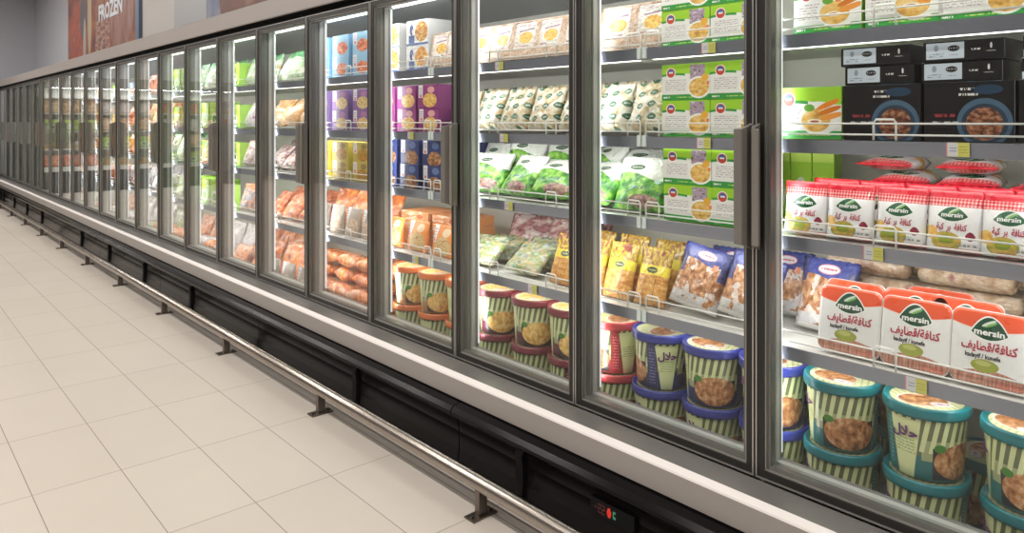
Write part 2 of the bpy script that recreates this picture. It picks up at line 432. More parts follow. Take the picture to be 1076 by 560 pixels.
def module_meshes():
    out = {}
    L = 2 * DW
    # fixed opening frame behind each door: one ring per door with stepped grey returns
    b = MB()
    for k in (0, 1):
        y0, y1 = k * DW, (k + 1) * DW
        b.ring((y0, y1, DZ0 - .01, DZ1 + .03), (y0 + .020, y1 - .020, DZ0 + .020, DZ1 - .010), 1.892, 1.915, 0)
        b.ring((y0, y1, DZ0 - .01, DZ1 + .03), (y0 + .028, y1 - .028, DZ0 + .030, DZ1 - .018), 1.915, 1.935, 1)
        b.ring((y0, y1, DZ0 - .01, DZ1 + .03), (y0 + .024, y1 - .024, DZ0 + .030, DZ1 - .018), 1.935, 1.952, 0)
    out['mullion_frame'] = b.mesh('mullion_frame', [M['mullion'], M['mullion_light']])
    b = MB()
    b.box(1.89, 1.895, 0, L, DZ1 + .004, 2.05, 0)  # black sheet standing in for the shade between fascia and door tops
    out['header_gap_shade'] = b.mesh('header_gap_shade', [M['black_matt']])
    b = MB(); b.box(2.56, 2.62, 0, L, DECK - .03, 2.0, 0); out['back_liner'] = b.mesh('back_liner', [M['cream']])
    b = MB(); b.box(1.93, 2.56, 0, L, DECK - .03, DECK, 0);
    out['deck'] = b.mesh('deck', [M['white_in']])
    b = MB(); b.extrude([(1.90, 2.004), (2.10, 1.985), (2.56, 1.93), (2.56, 2.0), (1.90, 2.05)], 0, L, 0)
    out['roof_liner'] = b.mesh('roof_liner', [M['dark_top']])
    b = MB(); b.box(1.884, 2.29, 0, L, 2.055, 2.122); out['top_panel'] = b.mesh('top_panel', [M['canopy']])
    b = MB(); b.box(1.89, 1.93, 0, L, .30, DZ0 - .012); out['front_sill'] = b.mesh('front_sill', [M['white_in']])
    return out
MM = module_meshes()
doorno = 0
for j in range(-1, NPAIR):
    y0 = HINGE0 + j * 2 * DW
    e = bpy.data.objects.new('freezer_cabinet', None); COL.objects.link(e); e.location = (0, y0, 0)
    nm = 'cabinet beside the camera, before the first full pair' if j < 0 else f'{ORD[j + 1]} pair in the row from the near end'
    tag(e, f'upright glass freezer cabinet, {nm}', 'freezer', 'upright glass door freezers in one long row')
    for k, me in MM.items(): link(k, me, e)
    for k in (0, 1):
        d = link('door', FR, e); d.location = (0, k * DW + .003, DZ0)
        g = link('glass_pane', PN, d)
        h = link('handle', HN[-1 if k == 0 else 1], d); h.location = (0, (DW - .006) if k == 0 else 0, 0)
        # LED strips on both sides of the opening, at the back of the mullions
        for yy in (k * DW + .010, (k + 1) * DW - .022):
            b = MB(); b.box(1.953, 1.963, yy, yy + .012, DZ0 + .04, DZ1 - .03)
            l = b.obj('light_strip', [M['led']], e)
        b = MB(); b.tube([(1.965, k * DW + .03, 1.957), (1.965, (k + 1) * DW - .03, 1.957)], .010, 8)
        b.obj('light_tube', [M['ledtop']], e)
        la = bpy.data.lights.new('cabinet_light', 'AREA'); la.shape = 'RECTANGLE'; la.size = .6; la.size_y = .02
        la.energy = 1.2; la.color = (1, .985, .95)
        lo = link('cabinet_light', la, e); lo.location = (1.975, (k + .5) * DW, 1.945)
        lo.rotation_euler = Vector((-.30, 0, .95)).to_track_quat('Z', 'Y').to_euler(); lo.rotation_euler.z = 0
        lo.rotation_mode = 'QUATERNION'
        zax = Vector((-.45, 0, .9)).normalized(); xax = Vector((0, 1, 0)); yax = zax.cross(xax)
        lo.rotation_quaternion = Matrix((xax, yax, zax)).transposed().to_quaternion()
    for yy in (0.0, DW):
        la = bpy.data.lights.new('mullion_light', 'AREA'); la.shape = 'RECTANGLE'; la.size = 1.45; la.size_y = .03
        la.energy = 1.7; la.color = (.97, .985, 1)
        lo = link('mullion_light', la, e); lo.location = (1.966, yy, (DZ0 + DZ1) / 2)
        zax = Vector((-1, 0, 0)); xax = Vector((0, 0, 1)); yax = zax.cross(xax)
        lo.rotation_mode = 'QUATERNION'; lo.rotation_quaternion = Matrix((xax, yax, zax)).transposed().to_quaternion()
for side, y in (('near', Y_NEAR - .04), ('far', Y_FAR)):
    b = MB(); b.box(1.84, 2.64, y, y + .04, .02, 2.05); o = b.obj('end_panel', [M['frame_dark']])
    tag(o, f'dark grey upright end panel closing the {side} end of the freezer row', 'panel')

# ---------------------------------------------------------------- shelves with wire rails
SL = 1.2247; SJ0 = .3275
NSH = 13
XL = 1.968
def shelf_mesh():
    b = MB(); g = .003
    b.extrude([(XL + .004, -.003), (2.545, -.003), (2.545, -.022), (2.0, -.022), (1.985, -.034), (XL + .004, -.034)], g, SL - g, 0)
    b.extrude([(XL, .0), (XL + .004, .0), (XL + .012, -.036), (XL + .004, -.038)], g, SL - g, 1)
    for y in (.0, SL - .022): b.box(XL - .004, XL + .006, y + .003, y + .019, -.034, .004, 2)
    return b.mesh('shelf_board', [M['white_in'], M['lip'], M['clip']])
def under_mesh():
    b = MB(); b.box(1.988, 2.002, .03, SL - .03, -.0385, -.033); return b.mesh('light_strip', [M['shelf_led']])
def rail_mesh():
    b = MB(); x = XL + .006; r = .0027
    y0, y1 = .012, SL - .012
    for z in (.016, .045): b.tube([(x, y0, z), (x, y1, z)], r, 5)
    loops = [(.012, .066), (.415, .470), (.755, .810), (SL - .066, SL - .012)]
    for a, c in loops:
        b.tube([(x, a, .001), (x, a, .048), (x, a + .006, .056), (x, c - .006, .056), (x, c, .048), (x, c, .001)], r * 1.15, 5)
    return b.mesh('wire_rail', [M['wire']])
SM, RM, UM = shelf_mesh(), rail_mesh(), under_mesh()
shelfname = {1: 'second', 2: 'third', 3: 'fourth', 4: 'top'}
for lv in (1, 2, 3, 4):
    for k in range(-1, NSH):
        y = SJ0 + k * SL
        if y + SL > Y_FAR + .01: break
        if y < Y_NEAR: continue
        s = link('freezer_shelf', SM); s.location = (0, y, LEV[lv])
        tag(s, f'white freezer shelf with wire rail, {shelfname[lv]} level up, {ORD[k + 2]} length from the near end', 'shelf', f'{shelfname[lv]} level freezer shelves')
        link('wire_rail', RM, s); link('light_strip', UM, s)
        la = bpy.data.lights.new('shelf_light', 'AREA'); la.shape = 'RECTANGLE'; la.size = SL - .1; la.size_y = .02; la.energy = 1.3; la.color = (1, .985, .94)
        lo = link('shelf_light', la, s); lo.location = (2.03, SL / 2, -.026); zax = Vector((-.62, 0, .78)).normalized(); xax = Vector((0, 1, 0)); yax = zax.cross(xax)
        lo.rotation_mode = 'QUATERNION'; lo.rotation_quaternion = Matrix((xax, yax, zax)).transposed().to_quaternion()
tagm = {}
def price_tag(x, lv, w=.05, y2=None, mat='y'):
    if mat not in tagm:
        p = Paint('price_tag_print', (.66, .66, .66), .4); p.layer((.62, .60, .14), p.u > .5)
        p.layer((.75, .25, .35), p.u < .06); p.lines(.15, .45, .3, .7, 2, (.2, .2, .5)); p.lines(.55, .95, .2, .8, 3, (.4, .35, .1)); tagm['y'] = p.done()
    b = MB(); b.box(-w / 2, w / 2, -.0015, .0015, -.033, .001)
    o = b.obj('price_tag', [tagm['y']]); o.rotation_euler = (0, 0, -PI / 2); o.location = (XL - .003, XL * F(x), LEV[lv] - .001)
    return o
pts = [(1007, 3, 'below the black ready-meal cartons'), (918, 2, 'below the gingham pouches'), (963, 1, 'above the teal tubs'), (745, 4, 'under the green top-shelf cartons'),
       (740, 3, 'between stacked green cartons'), (525, 4, 'under trays at the third door'), (530, 3, 'above the leafy green bags'), (535, 2, 'below the leafy green bags'),
       (437, 1, 'above the orange-lidded tubs'), (432, 3, 'under the purple cartons'), (560, 1, 'above the maroon tubs')]
for x, lv, t in pts:
    o = price_tag(x, lv); tag(o, f'yellow and white price tag on the shelf edge {t}', 'price tag', 'price tags clipped to shelf edges')

# ================================================================ PACKAGING PRINTS
G1, G2, G3 = (.36, .66, .04), (.04, .32, .06), (.62, .80, .20)
WHITE = (.86, .86, .84)
GOLD = [(.3, (.55, .28, .06)), (.5, (.85, .52, .14)), (.7, (.92, .72, .34))]
BROWN = [(.3, (.10, .04, .02)), (.5, (.36, .16, .07)), (.68, (.60, .34, .17))]
NUG = [(.3, (.16, .05, .02)), (.5, (.46, .19, .07)), (.7, (.72, .45, .25))]
ORNG = [(.3, (.42, .06, .01)), (.5, (.85, .22, .02)), (.7, (.92, .46, .14))]
SALM = [(.28, (.40, .07, .02)), (.45, (.78, .22, .06)), (.58, (.82, .42, .22)), (.72, (.86, .68, .55))]
VEG = [(.3, (.02, .09, .02)), (.46, (.06, .30, .03)), (.58, (.24, .52, .05)), (.72, (.50, .70, .22))]
PRINT = {}
def green_print(nm, carrot=False):
    p = Paint(nm, WHITE, .35)
    wave = (p.u * 4.2 + .4).sin() * .05
    p.layer(G1, p.v > (wave + .70)); p.layer(G2, ((p.v - wave - .67).abs() < .03) * (p.u < .5))
    p.layer(G2, p.v < .16); p.lines(.04, .18, .03, .13, 1, WHITE); p.lines(.3, .85, .05, .11, 1, G3)
    p.lines(.08, .52, .26, .58, 6, (.45, .35, .40))
    if carrot:
        p.layer((.90, .92, .88), p.ell(.66, .40, .30, .32)); p.food(p.ell(.62, .36, .22, .22), GOLD, 7, 7)
        [p.layer(c, p.slant(.80 + i * .03, .66 - i * .11, .17, .055, .5 - i * .1)) for i, c in enumerate(((.86, .26, .03), (.70, .20, .02), (.90, .34, .06)))]; p.layer((.15, .40, .05), p.ell(.52, .60, .08, .07))
        p.layer((.95, .85, .62), p.ell(.60, .34, .11, .05)); p.layer((.45, .10, .06), p.ell(.60, .34, .07, .02))
    else:
        p.food(p.rect(.60, .90, .58, .96), [(.35, (.12, .14, .08)), (.48, (.55, .40, .55)), (.58, (.30, .20, .30)), (.68, (.75, .75, .80))], 12, 12)
        p.layer((.90, .92, .90), p.ell(.78, .34, .23, .30)); p.food(p.ell(.78, .34, .20, .25), GOLD, 11, 11)
        p.layer((.85, .45, .05), p.ell(.90, .60, .07, .10)); p.layer((.88, .25, .12), p.ell(.96, .45, .03, .06))
    p.logo(.20, .76, .085, 1.5, (.60, .07, .05), (.07, .13, .35))
    return p.done()
PRINT['green'] = green_print('green_white_carton_print'); PRINT['carrot'] = green_print('carrot_carton_print', True)
PRINT['lime_side'] = plain('lime_carton_side', (.33, .60, .06), .4)
p = Paint('lime_plain_print', (.36, .62, .05), .4); p.layer(WHITE, p.ell(.5, .35, .30, .24)); p.layer((.10, .35, .03), p.v < .10)
p.layer((.55, .75, .12), p.v > .8); p.food(p.ell(.5, .35, .2, .16), VEG, 9, 9); PRINT['lime'] = p.done()
p = Paint('yellow_green_print', (.62, .68, .08), .4); p.layer((.75, .72, .55), p.ell(.5, .4, .33, .28)); p.food(p.ell(.5, .4, .25, .2), GOLD, 8, 8)
p.layer((.45, .10, .05), p.v < .12); p.layer((.2, .45, .05), p.v > .8); PRINT['yellowgreen'] = p.done()
BLK = (.009, .008, .009)
p = Paint('black_meal_print', BLK, .32)
p.layer((.07, .13, .21), p.ell(.68, .32, .30, .40)); p.layer((.03, .05, .08), p.ell(.68, .30, .25, .33))
p.food(p.ell(.68, .30, .20, .27), [(.35, (.08, .03, .02)), (.5, (.28, .10, .05)), (.66, (.45, .26, .16))], 16, 16)
p.layer((.50, .52, .55), p.rect(.10, .40, .30, .34) * (p.noise(20, 20, 2, rnd=False) > .45)); p.lines(.12, .36, .38, .50, 1, (.30, .04, .05))
p.lines(.40, .62, .74, .92, 2, (.75, .75, .75)); p.layer((.02, .05, .10), p.ell(.72, .86, .16, .08)); PRINT['black'] = p.done()
PRINT['black_side'] = plain('black_carton_side', (.010, .009, .010), .4, 0, .3)
p = Paint('black_flat_print', BLK, .32); p.layer((.58, .66, .76), p.rect(.04, .52, .12, .92))
p.lines(.08, .26, .2, .42, 2, (.2, .25, .35)); p.layer((.3, .35, .45), p.ell(.17, .66, .03, .16)); p.layer((.03, .03, .04), p.ell(.39, .62, .075, .15))
p.lines(.33, .46, .58, .68, 1, (.7, .7, .7)); p.lines(.33, .46, .25, .36, 1, (.3, .35, .45)); p.lines(.60, .72, .42, .62, 1, (.7, .7, .7))
p.layer((.8, .8, .8), p.ell(.84, .66, .014, .14)); p.lines(.78, .9, .35, .45, 1, (.5, .5, .5)); PRINT['flat'] = p.done()
p = Paint('black_orange_flat_print', BLK, .32); p.layer((.8, .22, .06), p.ell(.2, .55, .14, .4)); p.layer((.6, .7, .8), p.rect(.0, .5, 0, .35)); PRINT['flat2'] = p.done()
# gingham pouch
p = Paint('gingham_pouch_print', (.84, .84, .86), .3, coat=.4)
chk = ((p.u * 16).frac() - .5).abs() < .27; chv = ((p.v * 17).frac() - .5).abs() < .27
ging = chk.max(chv)
p.layer((.70, .14, .15), p.v > .74); p.layer((.86, .55, .52), (p.v > .74) * (1.0 - ging)); p.layer((.58, .012, .03), (p.v > .74) * chk * chv)
p.layer((.60, .010, .03), p.v > .88)
p.layer(WHITE, p.dome(.5, .585, .30, .165, .10)); p.layer((.010, .10, .04), p.dome(.5, .585, .275, .15, .085)); p.layer((.55, .65, .55), p.slant(.52, .675, .09, .022, .5)); p.layer((.18, .42, .10), p.slant(.54, .66, .09, .018, .5))
p.food(p.ell(.42, .17, .27, .155), [(.3, (.45, .30, .05)), (.5, (.62, .44, .10)), (.65, (.30, .36, .04))], 8, 6)
p.layer((.30, .36, .04), p.ell(.42, .20, .14, .08)); p.food(p.ell(.12, .30, .13, .11), GOLD, 6, 6)
p.layer((.25, .02, .05), p.lens(.83, .27, .085, .075)); p.layer((.66, .10, .14), (p.v < .065) * (p.u > .3)); p.lines(.62, .95, .08, .16, 1, (.3, .3, .3))
p.crinkle(6); PRINT['gingham'] = p.done()
p = Paint('kadayif_tray_print', (.80, .80, .80), .28, coat=.5)
top = (p.u - .5) * (p.u - .5) * .30 + .735
p.layer((.80, .10, .035), p.v > top); p.layer((.86, .72, .68), ((p.v - top + .008).abs() < .006))
p.layer(WHITE, p.dome(.5, .700, .255, .235, .10)); p.layer((.010, .07, .035), p.dome(.5, .700, .235, .215, .085)); p.layer((.62, .72, .64), p.slant(.49, .835, .09, .026, .5)); p.layer((.20, .42, .12), p.slant(.52, .82, .08, .018, .5))
p.food(p.v < ((p.u * 5.0 + 5.2).sin() * .045 + .18), [(.3, (.30, .10, .07)), (.5, (.48, .22, .16)), (.66, (.60, .36, .27))], 40, 4)
p.layer((.32, .36, .06), p.ell(.46, .27, .18, .085)); p.layer((.48, .50, .16), p.ell(.44, .30, .10, .035)); p.layer((.75, .75, .72), p.ell(.12, .24, .07, .05)); p.layer((.80, .80, .79), p.ell(.12, .24, .06, .042))
p.lines(.62, .95, .03, .10, 2, (.75, .15, .12)); p.crinkle(5); PRINT['kadayif'] = p.done()
PRINT['tray_rim'] = plain('clear_tray_plastic', (.72, .66, .62), .2, coat=.4)
def tub_print(nm, dark, pale, foodstops):
    p = Paint(nm, dark, .3, coat=.3)
    st = ((p.u * 13.0 + p.v * -1.6).frac() < .52)
    p.layer((.13, .155, .075), (p.u > .12) * (p.v > .36)); p.layer(tuple(c * .55 for c in pale), (p.u > .38) * (p.v < .60) * (p.v > .30)); p.layer(pale, st * (p.v > .42) * (p.u > .12))
    p.layer((.035, .03, .035), p.rect(.47, .97, .04, .50)); p.food(p.ell(.73, .30, .25, .26), foodstops, 20, 9)
    p.layer((.06, .22, .03), p.ell(.53, .50, .05, .06))
    p.layer(tuple(c * 1.05 for c in pale), ((p.u - .24).abs() < (p.v * .08 + .07)) * (p.v < .86)); p.lines(.15, .33, .35, .58, 5, (.28, .40, .16)); p.lines(.02, .10, .1, .8, 12, tuple(min(1, c * 2.5 + .1) for c in dark))
    return p.done()
PALE = (.66, .70, .38)
def lid_print(nm, rim, stops):
    p = Paint(nm, rim, .3, coat=.2)
    inside = p.ell(.5, .5, .415, .415)
    p.layer((.68, .68, .42), inside); p.layer((.42, .47, .22), inside * (((p.u * 12 + p.v * 5).frac()) < .35))
    p.layer((.72, .68, .62), p.ell(.56, .58, .31, .23) * inside)
    p.food(p.ell(.56, .58, .28, .20) * inside, stops, 13, 13); p.layer((.75, .70, .68), p.ell(.38, .70, .13, .07)); p.lines(.30, .46, .66, .74, 1, (.4, .1, .35))
    return p.done()
TUBS = {'teal': ((.03, .16, .16), (.008, .17, .20), NUG, 'teal lidded striped tub'), 'blue': ((.03, .035, .12), (.035, .045, .27), NUG, 'blue lidded striped tub'),
        'red': ((.30, .03, .035), (.42, .045, .05), BROWN, 'red lidded striped tub'), 'maroon': ((.13, .03, .05), (.20, .03, .045), GOLD, 'maroon lidded striped tub'),
        'orange': ((.42, .20, .06), (.70, .17, .04), GOLD, 'orange lidded striped tub')}
# bags
def bag_print(nm, stops, sx=9, sy=9, kind='n', top=None, logos=None, film=.0, topv=.74, wavy=.03):
    p = Paint(nm, (.5, .5, .5), .3, coat=.5)
    p.food(None, stops, sx, sy, kind)
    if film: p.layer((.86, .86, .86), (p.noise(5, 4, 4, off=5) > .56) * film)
    if top: p.layer(top, p.v > ((p.u * 7).sin() * wavy + topv))
    if logos: logos(p)
    p.crinkle(6); p.bump(.9, 11, 9, .012); return p.done()
def nuglogo(p):
    p.layer((.80, .30, .30), p.ell(.5, .86, .20, .075)); p.layer((.80, .78, .84), p.ell(.5, .86, .185, .062)); p.lines(.36, .64, .83, .89, 1, (.65, .10, .16))
    p.layer((.62, .60, .60), (p.v < .22) * (p.noise(5, 5, 4, off=7) > .42))
    p.layer((.035, .04, .18), ((p.u - .5).abs() > .36) * (p.v > .52) * (p.noise(3, 3, 2) > .47))
    p.layer((.80, .30, .16), p.rect(.70, .80, .66, .76))
    p.layer((.80, .78, .76), p.v < .07)
PRINT['nugget'] = bag_print('nugget_bag_print', NUG, 11, 10, film=.6, top=(.04, .06, .30), logos=nuglogo)
def yellogo(p):
    p.layer((.85, .68, .04), ((p.v - .60).abs() < .085)); p.layer((.05, .07, .03), p.ell(.5, .60, .17, .055)); p.lines(.38, .62, .585, .615, 1, (.8, .8, .2))
    p.food((p.v > .685), [(.4, (.25, .04, .02)), (.5, (.70, .50, .03)), (.6, (.30, .10, .02)), (.7, (.80, .62, .10))], 5, 5)
    p.layer((.30, .10, .03), ((p.u * 3).frac() < .06) * (p.v < .5))
PRINT['yellow'] = bag_print('yellow_strip_bag_print', [(.3, (.48, .16, .02)), (.5, (.70, .33, .06)), (.7, (.80, .50, .18))], 4, 16, logos=yellogo)
def leaflogo(p):
    a = (p.u * 3.2 + p.v * .9); q = (p.v * 3.6 - p.u * .6)
    fa, fq = a.frac() - .5, q.frac() - .5
    p.layer((.045, .13, .075), (fa.abs() / .34 * (fa.abs() / .34) + fq.abs() / .27) < 1.0); p.layer((.5, .58, .5), ((fq.abs() < .035) * (fa.abs() < .16)))
PRINT['leaf'] = bag_print('leaf_logo_bag_print', [(.3, (.30, .22, .12)), (.45, (.55, .42, .22)), (.56, (.68, .62, .48)), (.7, (.80, .80, .72))], 6, 6, film=.45, logos=leaflogo)
def veglogo(p):
    p.layer(WHITE, p.v > ((p.u * 5 + .5).sin() * .08 + .62)); p.layer((.04, .10, .045), p.ell(.35, .80, .15, .06)); p.lines(.24, .46, .78, .82, 1, (.7, .7, .7))
    p.food(p.ell(.62, .14, .28, .12), [(.4, (.22, .09, .10)), (.6, (.45, .30, .22))], 12, 12); p.layer((.12, .18, .34), p.rect(.35, .70, .36, .42) * (p.noise(30, 20, 1) > .5))
    p.layer((.45, .62, .60), p.ell(.82, .52, .06, .04))
PRINT['veg'] = bag_print('green_vegetable_bag_print', VEG, 7, 6, logos=veglogo)
def traylogo(p):
    p.layer((.78, .75, .74), p.rect(.12, .80, .62, .93)); p.layer((.72, .66, .60), p.rect(.12, .80, .28, .62)); p.layer((.80, .78, .72), p.ell(.5, .54, .29, .20)); p.food(p.ell(.5, .54, .23, .15), [(.3, (.75, .36, .05)), (.6, (.90, .60, .14)), (.7, (.5, .2, .05))], 9, 9)
    p.layer((.30, .18, .26), ((p.v - .69 - p.u * .1).abs() < .02) * p.rect(.25, .75, .6, .9)); p.lines(.2, .8, .82, .90, 1, (.75, .45, .5)); p.layer((.40, .2, .22), p.rect(.15, .65, .31, .34))
PRINT['tray'] = bag_print('sliced_meat_tray_print', [(.3, (.42, .26, .17)), (.5, (.58, .40, .28)), (.7, (.70, .56, .46))], 8, 6, logos=traylogo)
def bwlogo(p):
    p.layer((.05, .10, .34), ((p.u - .25).abs() < .13) * (p.v < .40)); p.layer((.04, .07, .26), p.ell(.25, .62, .085, .22)); p.layer((.80, .80, .85), p.ell(.30, .55, .03, .1))
    p.food(p.ell(.70, .52, .29, .40), [(.3, (.45, .17, .04)), (.5, (.78, .36, .06)), (.66, (.90, .60, .22))], 9, 9); p.layer((.1, .16, .4), (p.v < .09))
PRINT['bluewhite'] = bag_print('blue_white_carton_print', [(.3, (.82, .82, .84)), (.6, (.86, .86, .86))], logos=bwlogo)
def badge_print(nm, base, food, badge=(.84, .82, .84), extra=None, fy=.34):
    p = Paint(nm, base, .35); p.food(p.ell(.60, fy, .34, .30), food, 9, 9)
    p.food(p.v > .93, [(.4, tuple(c * .8 for c in base)), (.6, tuple(min(1, c * 1.3) for c in base))])
    p.layer(badge, p.rect(.05, .26, .45, .98)); p.lines(.08, .23, .55, .9, 4, (.25, .2, .35)); p.layer((.75, .12, .10), p.ell(.155, .52, .06, .05))
    if extra: p.layer(extra, p.ell(.66, .78, .17, .14))
    return p.done()
PRINT['purple'] = badge_print('purple_carton_print', (.30, .05, .22), GOLD, extra=(.80, .42, .42))
PRINT['navy'] = badge_print('navy_carton_print', (.035, .05, .17), BROWN, extra=(.14, .20, .44), fy=.25)
PRINT['lightblue'] = badge_print('light_blue_carton_print', (.30, .52, .72), [(.3, (.45, .05, .03)), (.5, (.72, .20, .10)), (.7, (.82, .50, .30))], fy=.38)
PRINT['violet'] = badge_print('violet_pack_print', (.26, .14, .36), [(.3, (.45, .30, .10)), (.5, (.72, .50, .20)), (.7, (.80, .70, .50))], extra=(.45, .2, .4))
PRINT['mustard'] = badge_print('mustard_pack_print', (.55, .42, .10), [(.3, (.12, .20, .03)), (.5, (.55, .20, .04)), (.7, (.36, .42, .06))], extra=(.30, .20, .08))
PRINT['grey'] = badge_print('grey_pack_print', (.40, .33, .28), [(.3, (.38, .24, .16)), (.5, (.62, .44, .32)), (.7, (.72, .60, .48))])
PRINT['orangepack'] = badge_print('orange_pack_print', (.80, .28, .06), [(.3, (.42, .18, .07)), (.5, (.75, .50, .25)), (.7, (.35, .4, .15))], extra=(.80, .60, .40))
p = Paint('orange_flat_print', (.84, .34, .14), .4); p.layer((.86, .66, .50), p.noise(4, 4, 3) > .52); p.layer((.75, .15, .05), p.ell(.7, .5, .12, .25)); PRINT['orangeflat'] = p.done()
PRINT['purple_side'] = plain('purple_side', (.22, .05, .18), .4); PRINT['navy_side'] = plain('navy_side', (.03, .04, .13), .4)
PRINT['white_side'] = plain('white_side', (.74, .74, .74), .4); PRINT['blue_side'] = plain('blue_side', (.22, .42, .64), .4)
PRINT['must_side'] = plain('mustard_side', (.62, .52, .10), .4); PRINT['violet_side'] = plain('violet_side', (.22, .15, .33), .4)
PRINT['orange_side'] = plain('orange_side', (.78, .33, .12), .4)
PRINT['salmon'] = bag_print('salmon_bag_print', SALM, 7, 9, film=.15)
PRINT['orangebag'] = bag_print('orange_bag_print', ORNG, 6, 7, film=.2)
PRINT['redbag'] = bag_print('red_orange_bag_print', [(.3, (.32, .03, .01)), (.48, (.78, .13, .03)), (.60, (.85, .33, .08)), (.74, (.82, .65, .50))], 7, 8, film=.15)
PRINT['brownbag'] = bag_print('brown_bag_print', [(.3, (.15, .05, .05)), (.46, (.40, .20, .18)), (.58, (.70, .60, .55)), (.7, (.28, .10, .18))], 7, 8, film=.45)
PRINT['bread'] = bag_print('croquette_bag_print', [(.3, (.62, .30, .10)), (.5, (.85, .52, .24)), (.66, (.88, .72, .50))], 6, 6, film=.3)
PRINT['fish'] = bag_print('fish_bag_print', [(.30, (.06, .18, .10)), (.42, (.34, .42, .30)), (.50, (.66, .50, .28)), (.58, (.22, .38, .08)), (.70, (.50, .62, .62))], 4, 6, film=.4)
PRINT['plum'] = bag_print('plum_bag_print', [(.3, (.16, .05, .06)), (.48, (.36, .14, .15)), (.6, (.60, .45, .42)), (.72, (.45, .10, .14))], 4, 8, film=.35)
PRINT['gwbag'] = bag_print('green_white_bag_print', [(.32, (.55, .42, .20)), (.46, (.80, .80, .74)), (.60, (.30, .60, .22)), (.72, (.80, .86, .76))], 5, 6, top=(.12, .42, .16), topv=.78)
PRINT['dark'] = bag_print('dark_orange_bag_print', [(.3, (.10, .08, .10)), (.46, (.20, .20, .28)), (.56, (.72, .26, .12)), (.7, (.80, .70, .62))], 6, 7, film=.3, top=(.70, .20, .06), topv=.80)
PRINT['whitebag'] = bag_print('white_bag_print', [(.3, (.62, .50, .50)), (.46, (.80, .76, .76)), (.6, (.84, .84, .86)), (.72, (.46, .16, .34))], 6, 6, film=.3)
PRINT['roll'] = bag_print('roll_film_print', [(.3, (.26, .13, .08)), (.46, (.52, .36, .23)), (.6, (.66, .52, .38)), (.74, (.42, .18, .16))], 3, 5, film=.15)

# ================================================================ PACKAGE SHAPES
KINDS = {}
def kind(key, name, cat, desc, group, w, d, h, proto): KINDS[key] = dict(name=name, cat=cat, desc=desc, group=group, w=w, d=d, h=h, proto=proto, n=0)
def carton(key, desc, group, w, d, h, pr, side, cat='carton'):
    b = MB(); b.box(-w / 2, w / 2, -d / 2, d / 2, 0, h, 1, 0)
    kind(key, 'food_carton', cat, desc, group, w, d, h, [(None, b.mesh('food_carton', [PRINT[pr], PRINT[side]], bevel=.0012))])
def pouch_depth(w, h, T, lump, seed, crimp=.93, base=.10):
    def f(x, z):
        u = min(max(x / w + .5, 0), 1); v = min(max(z / h, 0), 1)
        eu = max(math.sin(PI * u), 0) ** .42
        if v < base: g = (v / base) ** .5 * .96 + .04
        elif v < crimp: g = max(0, 1 - ((v - base) / (crimp - base)) ** 2.3)
        else: g = 0
        n = mn.noise(Vector((x * 26 + seed, z * 26, seed * 3))) * lump + mn.noise(Vector((x * 60, z * 60, seed))) * lump * .4
        e = min(u, 1 - u, .12) / .12
        return .0012 + T / 2 * eu * g + n * e * (.35 + .65 * g)
    return f
def pouch_mesh(name, w, h, T, mat, lump=.003, seed=1, nu=14, nv=16, crimp=.93, base=.10, zig=True, pinch=.05):
    f = pouch_depth(w, h, T, lump, seed, crimp, base); b = MB()
    def P(i, j, s):
        u, v = i / nu, j / nv; x = (u - .5) * w; z = v * h
        x2 = x * (1 - pinch * math.sin(PI * min(v / crimp, 1)))
        if zig and j == nv: z += (.002 if i % 2 else -.001)
        return (x2, -s * f(x, z) if 0 < i < nu else 0, z)
    for s in (1, -1):
        for i in range(nu):
            for j in range(nv):
                q = [P(i, j, s), P(i + 1, j, s), P(i + 1, j + 1, s), P(i, j + 1, s)]
                uv = [(i / nu, j / nv), ((i + 1) / nu, j / nv), ((i + 1) / nu, (j + 1) / nv), (i / nu, (j + 1) / nv)]
                if s < 0: q, uv = q[::-1], uv[::-1]
                b.face(q, 0, uv, True)
    for j, rev in ((0, 1), (nv, 0)):
        for i in range(nu):
            q = [P(i, j, 1), P(i + 1, j, 1), P(i + 1, j, -1), P(i, j, -1)]
            b.face(q[::-1] if rev else q, 0, [(i / nu, j / nv)] * 4, False)
    return b.mesh(name, [mat]), f
def pouch(key, name, cat, desc, group, w, h, T, pr, lump=.003, seed=1, extra=None, **k):
    me, f = pouch_mesh(name, w, h, T, PRINT[pr], lump, seed, **k)
    proto = [(None, me)]
    for nm, body, size, mat, z0, x0, sq, bold in (extra or []):
        wf = lambda x, z, d, f=f: (x, -f(x, z) - .0016 - d, z)
        proto.append((0, text_mesh(nm, body, size, mat, .0003, wf, sq, bold, z0, x0)))
    kind(key, name, cat, desc, group, w, T, h, proto)
def tub(key):
    dark, rim, stops, desc = TUBS[key]
    body = tub_print(key + '_tub_print', dark, PALE, stops)
    b = MB(); b.lathe([(0, .004), (.078, .004), (.080, 0), (.084, .004), (.0865, .03), (.094, .150), (.0955, .166), (.098, .168), (.098, .174), (.090, .176)], 36)
    lid = MB()
    lid.lathe([(.097, .160), (.1025, .160), (.1035, .166), (.1030, .183), (.1010, .188), (.0975, .189), (.0955, .186), (.093, .1835), (0, .1845)], 36, 0, 'planar')
    proto = [(None, b.mesh('food_tub', [body])), (0, lid.mesh('lid', [lid_print(key + '_lid_print', rim, stops)]))]
    if key in ('teal', 'blue'):
        a0 = .245 * PI
        for rep in (0, PI):
            wf = lambda x, z, d, rep=rep: ((.0985 - (.166 - z) * .055 + d) * math.cos(x / .093 + a0 + rep), (.0985 - (.166 - z) * .055 + d) * math.sin(x / .093 + a0 + rep), z)
            proto.append((0, text_mesh('lettering', HALAL, .034, MT['purple'], .0003, wf, 1.0, .0012, .118)))
    kind('tub_' + key, 'food_tub', 'tub', desc, desc + 's on the bottom deck', .207, .207, .19, proto)
